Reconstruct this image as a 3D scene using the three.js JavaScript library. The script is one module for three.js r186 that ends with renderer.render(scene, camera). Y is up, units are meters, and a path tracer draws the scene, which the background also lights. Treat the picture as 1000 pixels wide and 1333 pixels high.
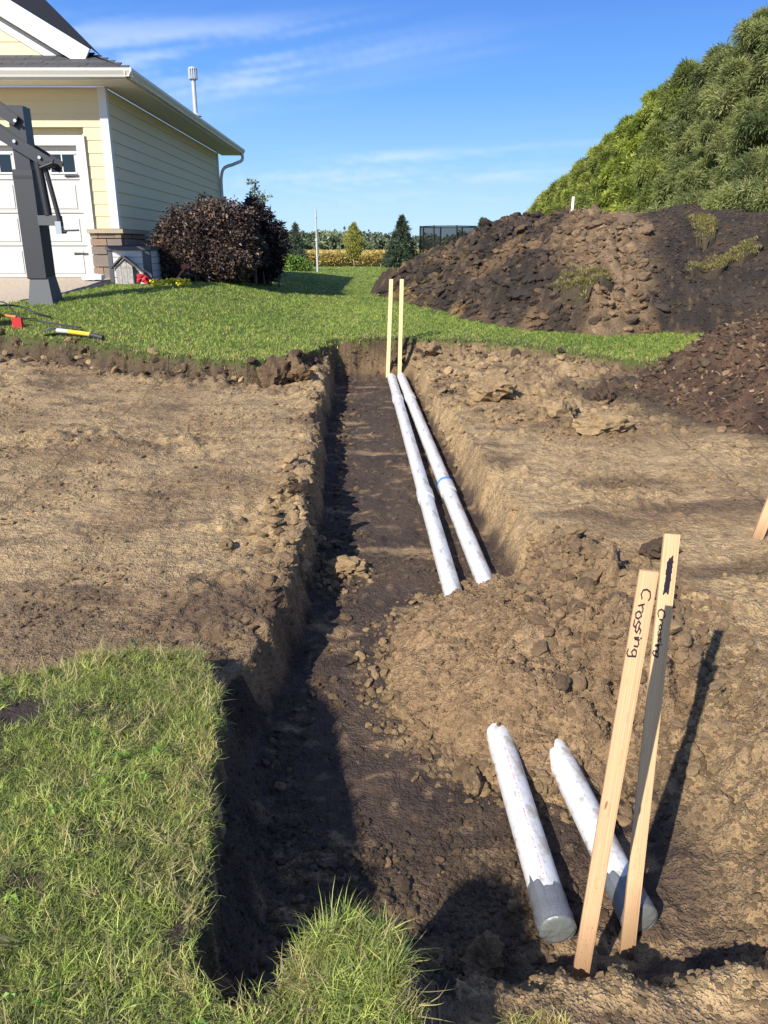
import * as THREE from 'three';
import { mergeGeometries } from 'three/addons/utils/BufferGeometryUtils.js';

// ------------------------------------------------------------------ camera, sky, sun, exposure
const scene = new THREE.Scene();
const camera = new THREE.PerspectiveCamera(67.32, 0.75, 0.05, 3000);
camera.position.set(0, 1.6, 0);
camera.rotation.set(-18.8 * Math.PI / 180, 0, 0);
const renderer = new THREE.WebGLRenderer({ antialias: true });
renderer.setSize(768, 1024);
renderer.toneMapping = THREE.LinearToneMapping;
renderer.toneMappingExposure = 1.36;
renderer.shadowMap.enabled = true;
const SUN = new THREE.Vector3(-0.81, 1.0, 1.24);
const sun = new THREE.DirectionalLight(new THREE.Color(1.0, 0.94, 0.84), 5.0);
sun.position.copy(SUN.clone().multiplyScalar(60)); sun.target.position.set(0, 0, 0);
sun.castShadow = true; sun.shadow.mapSize.set(4096, 4096);
Object.assign(sun.shadow.camera, { left: -40, right: 40, top: 40, bottom: -40, near: 1, far: 200 });
scene.add(sun, sun.target);

// ------------------------------------------------------------------ numbers and noise
function rng(seed) { let s = seed >>> 0; return () => { s = (s + 0x6D2B79F5) >>> 0; let t = s; t = Math.imul(t ^ (t >>> 15), t | 1); t ^= t + Math.imul(t ^ (t >>> 7), t | 61); return ((t ^ (t >>> 14)) >>> 0) / 4294967296; }; }
const clamp = (x, a = 0, b = 1) => x < a ? a : x > b ? b : x;
const mix = (a, b, t) => a + (b - a) * t;
const sst = (a, b, x) => { const t = clamp((x - a) / (b - a)); return t * t * (3 - 2 * t); };
const PERM = (() => { const r = rng(77), p = new Uint8Array(512), a = [...Array(256).keys()]; for (let i = 255; i > 0; i--) { const j = Math.floor(r() * (i + 1)); [a[i], a[j]] = [a[j], a[i]]; } for (let i = 0; i < 512; i++) p[i] = a[i & 255]; return p; })();
const GX = [], GY = []; for (let i = 0; i < 16; i++) { GX.push(Math.cos(i * Math.PI / 8)); GY.push(Math.sin(i * Math.PI / 8)); }
function noise(x, y) {                                              // gradient noise, about -0.7 .. 0.7
  const xi = Math.floor(x), yi = Math.floor(y), fx = x - xi, fy = y - yi, X = xi & 255, Y = yi & 255;
  const u = fx * fx * fx * (fx * (fx * 6 - 15) + 10), v = fy * fy * fy * (fy * (fy * 6 - 15) + 10);
  const a = PERM[PERM[X] + Y] & 15, b = PERM[PERM[X + 1] + Y] & 15, c = PERM[PERM[X] + Y + 1] & 15, d = PERM[PERM[X + 1] + Y + 1] & 15;
  const n0 = GX[a] * fx + GY[a] * fy, n1 = GX[b] * (fx - 1) + GY[b] * fy, n2 = GX[c] * fx + GY[c] * (fy - 1), n3 = GX[d] * (fx - 1) + GY[d] * (fy - 1);
  return n0 + u * (n1 - n0) + v * (n2 - n0 + u * (n0 - n1 - n2 + n3));
}
function fbm(x, y, oct = 4, gain = 0.5) { let s = 0, a = 1; for (let i = 0; i < oct; i++) { s += a * noise(x, y); x = x * 2.03 + 17.1; y = y * 2.03 - 9.7; a *= gain; } return s; }
const hash2 = (i, j, k = 0) => PERM[(PERM[(PERM[i & 255] + j) & 255] + k) & 255] / 255;
// rounded, angular lumps of many sizes packed together: 0 between them, up to 1 on top
function lumps(x, y, full = 0.75) {
  const xi = Math.floor(x), yi = Math.floor(y); let best = 0;
  for (let i = -1; i < 2; i++) for (let j = -1; j < 2; j++) {
    const cx = xi + i, cy = yi + j;
    if (hash2(cx, cy, 5) > full) continue;
    const px = cx + hash2(cx, cy, 1), py = cy + hash2(cx, cy, 2), r = 0.32 + 0.5 * hash2(cx, cy, 3), an = hash2(cx, cy, 4) * 3.14, c = Math.cos(an), s = Math.sin(an);
    const dx = (x - px) / r, dy = (y - py) / r, u = dx * c + dy * s, v = (dy * c - dx * s) * 1.25;
    const m = Math.max(Math.abs(u), Math.abs(v), (Math.abs(u) + Math.abs(v)) * 0.74);
    if (m < 1) { const tilt = 1 + (hash2(cx, cy, 6) - 0.5) * 0.9 * u; const h = r * 1.25 * Math.min(1, (1 - m) * 2.2) * tilt; if (h > best) best = h; }
  }
  return best;
}
function lerpTable(t, x) { if (x <= t[0][0]) return t[0][1]; for (let i = 1; i < t.length; i++) if (x <= t[i][0]) { const k = (x - t[i - 1][0]) / (t[i][0] - t[i - 1][0]); return mix(t[i - 1][1], t[i][1], k); } return t[t.length - 1][1]; }
function polyDist(P, x, y) {                                        // signed distance to a closed outline, positive inside
  let best = 1e9, inside = false;
  for (let i = 0, j = P.length - 1; i < P.length; j = i++) {
    const [ax, ay] = P[j], [bx, by] = P[i], ex = bx - ax, ey = by - ay, t = clamp(((x - ax) * ex + (y - ay) * ey) / (ex * ex + ey * ey));
    const dx = x - ax - ex * t, dy = y - ay - ey * t; best = Math.min(best, dx * dx + dy * dy);
    if ((by > y) !== (ay > y) && x < (ax - bx) * (y - by) / (ay - by) + bx) inside = !inside;
  }
  return Math.sqrt(best) * (inside ? 1 : -1);
}
const tone = (r, a, b) => { const k = a + b * r(); return v => v * k; };
const srgb = (r, g, b) => [r, g, b].map(v => { v /= 255; return v <= 0.04045 ? v / 12.92 : Math.pow((v + 0.055) / 1.055, 2.4); });

// ------------------------------------------------------------------ the sky: clear blue with thin streaks of high cloud
function makeSky() {
  const W = 2048, Hh = 1024, a = new Float32Array(W * Hh * 4);
  const stops = [[0, [0.48, 0.66, 0.79]], [2.5, [0.40, 0.61, 0.81]], [6, [0.25, 0.49, 0.82]], [10, [0.145, 0.355, 0.78]], [15, [0.088, 0.24, 0.66]], [30, [0.05, 0.15, 0.46]], [60, [0.025, 0.08, 0.26]], [90, [0.018, 0.06, 0.21]]];
  const s = SUN.clone().normalize();
  for (let j = 0; j < Hh; j++) {
    const el = ((j + 0.5) / Hh - 0.5) * Math.PI, deg = el * 180 / Math.PI;
    let base; { let i = 1; while (i < stops.length - 1 && deg > stops[i][0]) i++; const t = clamp((deg - stops[i - 1][0]) / (stops[i][0] - stops[i - 1][0])); base = [0, 1, 2].map(k => mix(stops[i - 1][1][k], stops[i][1][k], t)); }
    for (let i = 0; i < W; i++) {
      const az = ((i + 0.5) / W - 0.5) * 2 * Math.PI, y = Math.sin(el), x = Math.cos(el) * Math.cos(az), z = Math.cos(el) * Math.sin(az);
      const o = (j * W + i) * 4, mu = Math.max(0, x * s.x + y * s.y + z * s.z);
      const glow = 0.55 * Math.pow(mu, 8) + 0.12 * mu * mu;
      let c = base.map((v, k) => v * (1 + glow * [1.3, 1.0, 0.75][k]));
      if (deg > 0.5) {
        const h = 1 / (y + 0.035), px = x * h, pz = z * h;
        const qx = px * 0.87 + pz * 0.49, qz = pz * 0.87 - px * 0.49;
        const warp = noise(qx * 0.5, qz * 0.5) * 1.2;
        const band = sst(-0.22, 0.32, fbm(qx * 0.16 + 3.6, qz * 0.42 + 1.7, 3));
        const fine = sst(-0.3, 0.6, fbm(qx * 0.55 + warp * 0.5, qz * 3.4 + warp, 5, 0.6));
        const soft = sst(0.0, 0.55, fbm(qx * 0.3 + 9, qz * 0.9 - 4, 4));
        const m = clamp(band * fine * 1.0 + 0.20 * soft) * sst(1.5, 6, deg) * 0.5;
        c = c.map((v, k) => mix(v, [0.62, 0.72, 0.92][k], m));
      }
      a[o] = c[0]; a[o + 1] = c[1]; a[o + 2] = c[2]; a[o + 3] = 1;
    }
  }
  const t = new THREE.DataTexture(a, W, Hh, THREE.RGBAFormat, THREE.FloatType);
  t.mapping = THREE.EquirectangularReflectionMapping; t.magFilter = THREE.LinearFilter; t.minFilter = THREE.LinearFilter; t.needsUpdate = true;
  return t;
}
scene.background = makeSky();
scene.environment = scene.background;

// ------------------------------------------------------------------ textures
function dataTex(n, f, { color = true, rep = 1 } = {}) {
  const a = new Uint8Array(n * n * 4);
  for (let j = 0; j < n; j++) for (let i = 0; i < n; i++) { const v = f(i / n, j / n), o = (j * n + i) * 4; for (let k = 0; k < 3; k++) a[o + k] = clamp(Array.isArray(v) ? v[k] : v) * 255; a[o + 3] = 255; }
  const t = new THREE.DataTexture(a, n, n); t.wrapS = t.wrapT = THREE.RepeatWrapping; t.magFilter = THREE.LinearFilter; t.minFilter = THREE.LinearMipmapLinearFilter; t.generateMipmaps = true;
  if (color) t.colorSpace = THREE.SRGBColorSpace; t.repeat.set(rep, rep); t.needsUpdate = true; return t;
}
// noise that tiles: the field is blended with its own shifted copies near the edges
function tile(f, w = 0.15) {
  return (u, v) => { const a = clamp(u / w), b = clamp(v / w); let s = f(u, v); if (a < 1) s = mix(f(u + 1, v), s, a); if (b < 1) { let s2 = f(u, v + 1); if (a < 1) s2 = mix(f(u + 1, v + 1), s2, a); s = mix(s2, s, b); } return s; };
}
const soilHeight = tile((u, v) => {
  const x = u * 16, y = v * 16;
  return 0.38 + 0.26 * fbm(x * 1.6, y * 1.6, 7, 0.68) + 0.16 * lumps(x * 3.2, y * 3.2, 0.3) + 0.20 * lumps(x * 8.5 + 40, y * 8.5, 0.4);
});
const SOILN = 1024, soilH = new Float32Array(SOILN * SOILN);
for (let j = 0; j < SOILN; j++) for (let i = 0; i < SOILN; i++) soilH[j * SOILN + i] = soilHeight(i / SOILN, j / SOILN);
const soilAt = (u, v) => soilH[Math.floor(v * SOILN) % SOILN * SOILN + Math.floor(u * SOILN) % SOILN];
const soilBump = dataTex(SOILN, (u, v) => soilAt(u, v), { color: false });
const soilMap = dataTex(SOILN, (u, v) => {                             // raised grains lighter, hollows darker; a few pale pebbles
  const h = soilAt(u, v), g = hash2(Math.floor(u * 512), Math.floor(v * 512), 9), k = 0.87 + 0.62 * (h - 0.4) + 0.16 * (g - 0.5);
  const peb = g > 0.988 ? 0.10 : 0;
  return [k + peb, k * 0.985 + peb, k * 0.965 + peb];
});
const woodTexture = (c1, c2, seed, n = 256) => dataTex(n, tile((u, v) => { const w = fbm(u * 3 + seed, v * 0.8, 3) * 0.5, r = 0.5 + 0.5 * Math.sin((u * 9 + w * 4) * 6.28), g = 0.5 + 0.6 * noise(u * 120 + seed, v * 5); const k = clamp(0.55 * r + 0.45 * g); return k; }), {});
const pipeStain = (() => { const dirt = tile((u, v) => sst(0.12, 0.5, fbm(u * 5 + 3, v * 4, 5, 0.6)) * 0.7 + 0.7 * sst(0.28, 0.5, noise(u * 40, v * 40)) * sst(-0.1, 0.3, noise(u * 4, v * 3))); const t = dataTex(512, (u, v) => { const m = clamp(dirt(u, v)); return [1 - 0.26 * m, 1 - 0.33 * m, 1 - 0.42 * m]; }); t.repeat.set(1, 11); return t; })();
const grainNoise = dataTex(256, tile((u, v) => 0.86 + 0.18 * fbm(u * 18, v * 18, 5, 0.6)), {});

// ------------------------------------------------------------------ materials
const std = (c, o = {}) => new THREE.MeshStandardMaterial({ color: new THREE.Color().setRGB(...c), roughness: 0.9, ...o });
const V = (x, y, d) => new THREE.Vector3(x, y, -d);                  // d: metres ahead of the camera's foot
const M = {
  soil: new THREE.MeshStandardMaterial({ vertexColors: true, roughness: 0.97, map: soilMap, bumpMap: soilBump, bumpScale: 0.028 }),
  clod: new THREE.MeshStandardMaterial({ color: 0xffffff, roughness: 0.97, map: soilMap, bumpMap: soilBump, bumpScale: 0.006 }),
  lawn: new THREE.MeshStandardMaterial({ vertexColors: true, roughness: 0.95, map: soilMap, bumpMap: soilBump, bumpScale: 0.02 }),
  white: std([0.66, 0.66, 0.64], { roughness: 0.5 }),
  doorWhite: std([0.56, 0.55, 0.51], { roughness: 0.45 }),
  soffit: std([0.72, 0.69, 0.62], { roughness: 0.6 }),
  siding: std([0.70, 0.59, 0.345], { roughness: 0.6 }),
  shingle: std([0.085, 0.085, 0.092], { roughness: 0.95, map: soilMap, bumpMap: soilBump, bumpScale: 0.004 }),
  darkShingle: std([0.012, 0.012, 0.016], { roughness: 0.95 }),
  gutter: std([0.66, 0.64, 0.58], { roughness: 0.4 }),
  glassDark: new THREE.MeshPhysicalMaterial({ color: 0x0b0e10, roughness: 0.08, metalness: 0, clearcoat: 1 }),
  black: std([0.018, 0.018, 0.02], { roughness: 0.5 }),
  pad: std([0.034, 0.036, 0.041], { roughness: 0.5 }),
  steel: std([0.035, 0.037, 0.042], { roughness: 0.4 }),
  boot: std([0.085, 0.09, 0.095], { roughness: 0.6 }),
  zinc: std([0.55, 0.56, 0.58], { roughness: 0.35, metalness: 0.8 }),
  galv: std([0.62, 0.63, 0.65], { roughness: 0.4, metalness: 0.3 }),
  pvc: std([0.66, 0.66, 0.655], { roughness: 0.34, map: pipeStain }),
  tape: std([0.22, 0.23, 0.245], { roughness: 0.36, metalness: 0.35, bumpMap: soilBump, bumpScale: 0.0025 }),
  tapeFace: std([0.20, 0.215, 0.21], { roughness: 0.45, metalness: 0.25 }),
  blue: std([0.06, 0.25, 0.72], { roughness: 0.5 }),
  bark: std([0.09, 0.07, 0.05], { roughness: 0.95 }),
  concrete: std([0.62, 0.52, 0.40], { roughness: 0.9, map: soilMap }),
};

// ------------------------------------------------------------------ naming and assembling
const used = {};
const numbered = n => { const k = used[n] = (used[n] ?? -1) + 1; return k ? `${n}_${String(k).padStart(3, '0')}` : n; };
function tag(o, label, category, group, kind) { if (label) o.userData.label = label; if (category) o.userData.category = category; if (group) o.userData.group = group; if (kind) o.userData.kind = kind; return o; }
const shade = o => { o.castShadow = true; o.receiveShadow = true; return o; };
function thing(name, label, category, pos, group) { const g = new THREE.Group(); g.name = numbered(name); g.position.copy(pos); scene.add(g); return tag(g, label, category, group); }
const geos = g => Array.isArray(g) ? mergeGeometries(g.map(x => { const y = x.index ? x.toNonIndexed() : x.clone(); for (const k of Object.keys(y.attributes)) if (!['position', 'normal', 'uv'].includes(k)) y.deleteAttribute(k); if (!y.attributes.uv) y.setAttribute('uv', new THREE.BufferAttribute(new Float32Array(y.attributes.position.count * 2), 2)); return y; })) : g;
function worldOf(parent) { const v = new THREE.Vector3(); for (let p = parent; p && p !== scene; p = p.parent) v.add(p.position); return v; }
// a mesh whose geometry is given in world metres, hung under its thing or part
function part(name, geometry, material, parent = scene) {
  const g = geos(geometry), m = shade(new THREE.Mesh(g, material)); m.name = parent === scene ? numbered(name) : name;
  if (parent === scene) { g.computeBoundingBox(); const c = g.boundingBox.getCenter(new THREE.Vector3()); c.y = g.boundingBox.min.y; g.translate(-c.x, -c.y, -c.z); m.position.copy(c); } else { const w = worldOf(parent); g.translate(-w.x, -w.y, -w.z); }
  parent.add(m); return m;
}
const count = {};
function piece(name, g, mat, parent) { const p = part(name, g, mat, parent), k = parent.id + name; count[k] = (count[k] ?? -1) + 1; if (count[k]) p.name = `${name}_${String(count[k]).padStart(3, '0')}`; return p; }
// a box between two corners (x, y, d)
function bx(x0, x1, y0, y1, d0, d1) { const g = new THREE.BoxGeometry(Math.abs(x1 - x0), Math.abs(y1 - y0), Math.abs(d1 - d0)); g.translate((x0 + x1) / 2, (y0 + y1) / 2, -(d0 + d1) / 2); return g; }
// a bar of rectangular section from a to b; w across, t the other way, facing the hint
function bar(a, b, w, t, hint = new THREE.Vector3(0, 0, 1)) {
  const dir = b.clone().sub(a), L = dir.length(); dir.normalize(); const n = hint.clone().addScaledVector(dir, -hint.dot(dir)).normalize(), s = dir.clone().cross(n);
  const g = new THREE.BoxGeometry(w, L, t); g.applyMatrix4(new THREE.Matrix4().makeBasis(s, dir, n).setPosition(a.clone().add(b).multiplyScalar(0.5))); return g;
}
function rod(a, b, r0, r1 = r0, seg = 12) { const d = b.clone().sub(a), L = d.length(), g = new THREE.CylinderGeometry(r1, r0, L, seg); g.applyQuaternion(new THREE.Quaternion().setFromUnitVectors(new THREE.Vector3(0, 1, 0), d.normalize())); const m = a.clone().add(b).multiplyScalar(0.5); g.translate(m.x, m.y, m.z); return g; }
const tube = (pts, r, n = 40, seg = 8) => new THREE.TubeGeometry(new THREE.CatmullRomCurve3(pts), n, r, seg);
function quadGeo(a, b, c, d) { const g = new THREE.BufferGeometry(); g.setAttribute('position', new THREE.BufferAttribute(new Float32Array([...a, ...b, ...c, ...a, ...c, ...d]), 3)); g.setAttribute('uv', new THREE.BufferAttribute(new Float32Array([0, 0, 1, 0, 1, 1, 0, 0, 1, 1, 0, 1]), 2)); g.computeVertexNormals(); return g; }
// copies of one small shape that nobody could count
function stuff(name, geometry, material, list, parent, label, category) {
  const o = new THREE.InstancedMesh(geometry, material, list.length); shade(o);
  const m = new THREE.Matrix4(), q = new THREE.Quaternion(), e = new THREE.Euler(), c = new THREE.Color(), w = worldOf(parent);
  list.forEach((k, i) => { e.set(k.rx || 0, k.ry || 0, k.rz || 0, 'YXZ'); q.setFromEuler(e); m.compose(new THREE.Vector3(k.x - w.x, k.y - w.y, k.z - w.z), q, new THREE.Vector3(k.sx ?? k.s, k.sy ?? k.s, k.sz ?? k.s)); o.setMatrixAt(i, m); if (k.c) o.setColorAt(i, c.setRGB(...k.c)); });
  o.name = parent === scene ? numbered(name) : name; (parent || scene).add(o); return tag(o, label, category, null, 'stuff');
}

// ------------------------------------------------------------------ the shape of the ground (x to the right, d ahead, y up)
const centreY = [[0, 0], [3, 0], [10.5, 0.47], [14, 0.58], [20, 0.60], [34, 0.64], [45, 0.66], [60, 0.42], [120, 0.36], [900, 0.36]];
const leftY = [[0, 0], [3, 0], [8.5, 0.42], [9.6, 0.52], [11.5, 0.87], [13, 0.98], [14.6, 1.05], [17, 1.03], [24, 0.93], [34, 0.72], [45, 0.66], [60, 0.42], [120, 0.36], [900, 0.36]];
const lawnLevel = (x, d) => mix(lerpTable(centreY, d), lerpTable(leftY, d), sst(-0.6, -3.6, x));
const padLevel = (x, d) => -0.20 + 0.055 * (d - 2) + 0.03 * Math.max(0, -x - 1.5) + 0.03 * clamp(x - 1, 0, 4);
const floorLevel = d => -0.52 + 0.056 * (d - 2);
const leftLip = [[1.4, -0.44], [1.6, -0.47], [1.9, -0.52], [2.2, -0.57], [2.5, -0.61], [2.8, -0.70], [2.95, -0.66], [3.2, -0.55], [3.6, -0.50], [4.65, -0.50], [5.55, -0.55], [6.56, -0.60], [7.96, -0.68], [9.55, -0.72], [10.8, -0.66]];
const rightFoot = [[1.4, 0.98], [2.6, 1.0], [3.5, 0.9], [4.48, 0.79], [4.94, 0.76], [6.08, 0.66], [7.92, 0.50], [10.59, 0.34]];
const rightLip = [[1.4, 1.9], [2.0, 1.75], [2.6, 1.55], [3.3, 1.32], [4.0, 1.10], [5.0, 0.92], [6.2, 0.79], [8, 0.61], [10.6, 0.46]];
const nearLawn = [[-9, 2.45], [-1.52, 2.66], [-1.35, 2.71], [-1.22, 2.85], [-0.97, 2.88], [-0.80, 2.90], [-0.70, 2.72], [-0.61, 2.49], [-0.57, 2.23], [-0.52, 1.89], [-0.47, 1.60], [-0.43, 1.36], [-0.35, 1.28], [-0.27, 1.30], [-0.20, 1.44], [-0.10, 1.50], [0.0, 1.48], [0.06, 1.38], [0.09, 1.26], [0.09, 1.1], [0.10, 0.6], [3, -1], [3, -9], [-9, -9]];
const farEdge = [[-12, 10.6], [-4.92, 10.02], [-3.79, 9.63], [-2.66, 9.05], [-1.5, 8.85], [-1.0, 9.5], [-0.66, 10.3], [-0.3, 10.6], [0.0, 10.62], [0.62, 10.5], [1.46, 10.5], [2.34, 9.8], [3.01, 8.8], [3.5, 9.0], [4.5, 10.5], [9, 11], [30, 9]];
const nearLawnIn = (x, d) => d < 3.2 ? polyDist(nearLawn, x, d) + 0.035 * noise(x * 9, d * 9) + 0.012 * noise(x * 31, d * 31) : -1;
const farLawnIn = (x, d) => d > 8 ? d - lerpTable(farEdge, x) + 0.16 * noise(x * 1.7, 3.3) + 0.10 * noise(x * 5.1, d * 3) + (x > 0.6 ? 0.30 * noise(x * 2.2 + 5, d * 2.2) : 0.03 * noise(x * 17, d * 9)) : -1;
const lawnIn = (x, d) => Math.max(nearLawnIn(x, d), farLawnIn(x, d));
// 1 in the trench, 0 outside it
function cavity(x, d) {
  if (d < 1.3 || d > 11) return 0;
  const wob = 0.09 * noise(d * 2.3, 7.7) + 0.07 * noise(d * 6.1, 2.2) + 0.045 * noise(d * 17, x * 9);
  const xl = lerpTable(leftLip, d) + (d > 3 ? wob : wob * 0.3), wl = d < 3 ? 0.15 : 0.075 + 0.03 * noise(d * 3, 1.5);
  const xf = lerpTable(rightFoot, d), xr = lerpTable(rightLip, d) + 0.06 * noise(d * 3.1, 4.4) + 0.03 * noise(d * 11, x * 3);
  const kl = sst(xl - 0.02, xl + wl, x), kr = Math.pow(1 - clamp((x - xf) / (xr - xf)), 1.15);
  const kf = 1 - clamp((d - 10.25 + 0.12 * noise(x * 4, 8.8)) / 0.36), kn = x < 0.14 ? sst(1.50, 1.66, d + 0.03 * noise(x * 7, 1)) : sst(1.50, 1.82, d + 0.05 * noise(x * 7, 1));
  return kl * kr * kf * kn;
}
function heapH(x, d) {                                               // loose soil thrown back over the pipes
  const ex = x < 0.78 ? (x - 0.78) / 0.80 : (x - 0.78) / 0.74, ed = d > 3.42 ? (d - 3.42) / 1.02 : (d - 3.42) / 0.90, r = Math.sqrt(ex * ex + ed * ed) + 0.13 * noise(x * 2.6 + 3, d * 2.6) + 0.06 * noise(x * 8, d * 8);
  if (r > 1.15) return 0;
  const over = (px, pd, a) => a * Math.exp(-(((x - px) / 0.13) ** 2) - ((d - pd) / 0.11) ** 2);
  return 0.42 * Math.pow(clamp(1 - r), 0.84) + (r < 1 ? over(0.49, 3.02, 0.10) + over(0.71, 2.93, 0.09) + over(0.44, 3.93, 0.06) + over(0.66, 4.14, 0.06) : 0);
}
const bareNear = (x, d) => clamp(sst(0.14, 0.42, noise(x * 3.1 + 8, d * 3.1)) * 0.6 + sst(-1.15, -1.35, x + 0.2 * noise(x * 6, d * 6)) * sst(2.1, 2.3, d) * sst(2.65, 2.45, d) * 0.55 + 0.9 * sst(0.08, 0.02, Math.hypot(x + 0.97, d - 1.62) + 0.03 * noise(x * 20, d * 20)) + 0.9 * sst(0.08, 0.02, Math.hypot(x + 0.52, d - 1.45) + 0.03 * noise(x * 20, d * 20)));
function ground(x, d) {                                              // {y, lawn, cav}
  const lw = lawnIn(x, d), lawn = lw > 0, cav = cavity(x, d);
  const lawnY = lawnLevel(x, d) + (d > 3.2 ? 0.03 * noise(x * 0.35, d * 0.35) + 0.012 * noise(x * 1.7, d * 1.7) : 0.018 * noise(x * 3, d * 3));
  let padY = padLevel(x, d);
  if (d > 12) padY = lawnY - 0.1;
  if (x > 0.14 && d < 1.75) padY = mix(padY, -0.30 + 0.05 * noise(x * 3, 2), sst(1.75, 1.45, d) * sst(2.2, 1.2, x) );
  const rough = 0.045 * fbm(x * 0.9, d * 0.9, 2) + 0.030 * fbm(x * 2.7 + 4, d * 4.2, 3) + 0.010 * fbm(x * 13, d * 13, 3, 0.6);
  const lipNear = Math.max(0, 1 - Math.abs(x - lerpTable(leftLip, d) + 0.10) / 0.24) * sst(2.95, 3.15, d) * sst(10.8, 9.8, d) * (0.4 + 1.1 * sst(-0.15, 0.3, noise(d * 1.1, 5.5)));
  const rightR = sst(1.0, 1.4, x) * sst(3.6, 2.2, d), farR = sst(0.3, 0.9, x) * sst(6.6, 8, d), step = d > 7.6 ? sst(0.55, 0.05, Math.abs(lw + 0.22)) : 0;
  let dirt = padY + rough + lipNear * (0.06 * lumps(x * 9, d * 9) + 0.09 * lumps(x * 4.8 + 9, d * 4.8, 0.6) + 0.05 * fbm(x * 8, d * 8, 3))
    + rightR * (0.06 * lumps(x * 6, d * 6, 0.95) + 0.045 * lumps(x * 13 + 3, d * 13, 0.9) + 0.02 * lumps(x * 30, d * 30, 0.9)) + farR * (0.05 * fbm(x * 3, d * 3, 4, 0.6) + 0.04 * lumps(x * 8, d * 8, 0.7)) + step * (0.06 * fbm(x * 4, d * 4, 3) + 0.05 * lumps(x * 9, d * 9, 0.6))
    + sst(0.02, 0.34, noise(x * 0.85 + 11, d * 1.0)) * (0.035 * lumps(x * 7 + 2, d * 8, 0.45) + 0.02 * lumps(x * 17, d * 17, 0.6)) + 0.007 * fbm(x * 3 + 0.8 * noise(x, d), d * 22, 2) * sst(0.5, -0.5, x);
  if (lw > -0.22 && d > 8 && x < 2.8) dirt = Math.max(dirt, mix(dirt, lawnY - 0.05, sst(-0.07 - 0.05 * noise(x * 8, 3), 0.0, lw)));
  const top = lawn ? lawnY : dirt;
  const fl = floorLevel(d) + 0.020 * fbm(x * 2.4, d * 2.4, 2) + 0.008 * fbm(x * 9, d * 9, 3) + 0.018 * lumps(x * 6, d * 6, 0.12) + 0.010 * lumps(x * 15, d * 15, 0.3) * (1 + 1.5 * sst(2.5, 1.8, d));
  let wall = cav > 0.02 && cav < 0.97 ? 4 * cav * (1 - cav) : 0;
  let y = mix(top, fl, cav) + wall * (0.07 * (lumps(x * 6 + d, d * 6, 0.8) - 0.3) + 0.06 * fbm(d * 7, x * 9, 3));
  return { y, lawn: lawn && cav < 0.10, cav, lw, lip: lipNear, rightR };
}
// ------------------------------------------------------------------ the ground as one sheet, divided into lawn, stripped soil and trench
const C = {
  sand: srgb(189, 162, 121), sandDark: srgb(143, 117, 86), umber: srgb(98, 78, 62), black: srgb(62, 50, 44), floor: srgb(88, 72, 60), floorTan: srgb(164, 137, 104), thatch: srgb(92, 96, 50), green: srgb(86, 112, 44),
};
const blend = (a, b, t) => [mix(a[0], b[0], t), mix(a[1], b[1], t), mix(a[2], b[2], t)];
function soilColor(x, d, g) {
  let c = blend(C.sand, C.sandDark, sst(-0.25, 0.5, fbm(x * 1.1 + 2, d * 1.6, 4)) * 0.7);
  c = blend(c, C.umber, 0.65 * sst(0.16, 0.5, fbm(x * 0.7 + 8, d * 2.4 + 3, 5, 0.6)));                     // smears of topsoil left by the bucket
  c = blend(c, C.umber, 0.45 * sst(0.1, 0.5, fbm(x * 6 + 1, d * 9, 4, 0.65)));
  if (d < 12) c = blend(c, C.umber, 0.6 * sst(-0.7, -0.3, -Math.abs(d - 3.3 - 0.1 * x) + 0.3 * noise(x * 2, d * 2)) * sst(-0.3, -0.8, x));
  c = blend(c, C.umber, 0.55 * g.rightR * (0.5 + noise(x * 3, d * 3)));
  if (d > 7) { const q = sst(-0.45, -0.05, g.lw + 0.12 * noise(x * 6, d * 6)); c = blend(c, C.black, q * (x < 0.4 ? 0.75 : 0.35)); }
  const dark = polyDist([[1.9, 8.2], [2.5, 7.3], [3.2, 6.2], [4.2, 5.6], [5, 9], [3.2, 9.2]], x, d); c = blend(c, C.black, 0.85 * sst(-0.35, 0.25, dark + 0.35 * noise(x * 2.7, d * 2.7)));
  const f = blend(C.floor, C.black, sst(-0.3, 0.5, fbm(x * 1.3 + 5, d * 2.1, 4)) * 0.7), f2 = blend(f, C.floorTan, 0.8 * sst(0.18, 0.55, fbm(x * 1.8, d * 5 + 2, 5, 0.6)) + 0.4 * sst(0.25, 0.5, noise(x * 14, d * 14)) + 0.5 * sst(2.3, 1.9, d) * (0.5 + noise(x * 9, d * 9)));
  const wallSoilShade = x > 0.2 ? C.sand : d < 3 ? srgb(44, 36, 30) : C.sandDark, wc = blend(c, wallSoilShade, (x < 0.2 && d < 3 ? 0.9 : 0.4) * (g.cav > 0.05 ? 1 : 0));  // near left wall: dark topsoil, darkened further to paint in its shade
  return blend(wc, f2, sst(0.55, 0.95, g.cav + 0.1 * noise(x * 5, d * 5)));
}
const shadesCache = {};
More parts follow.
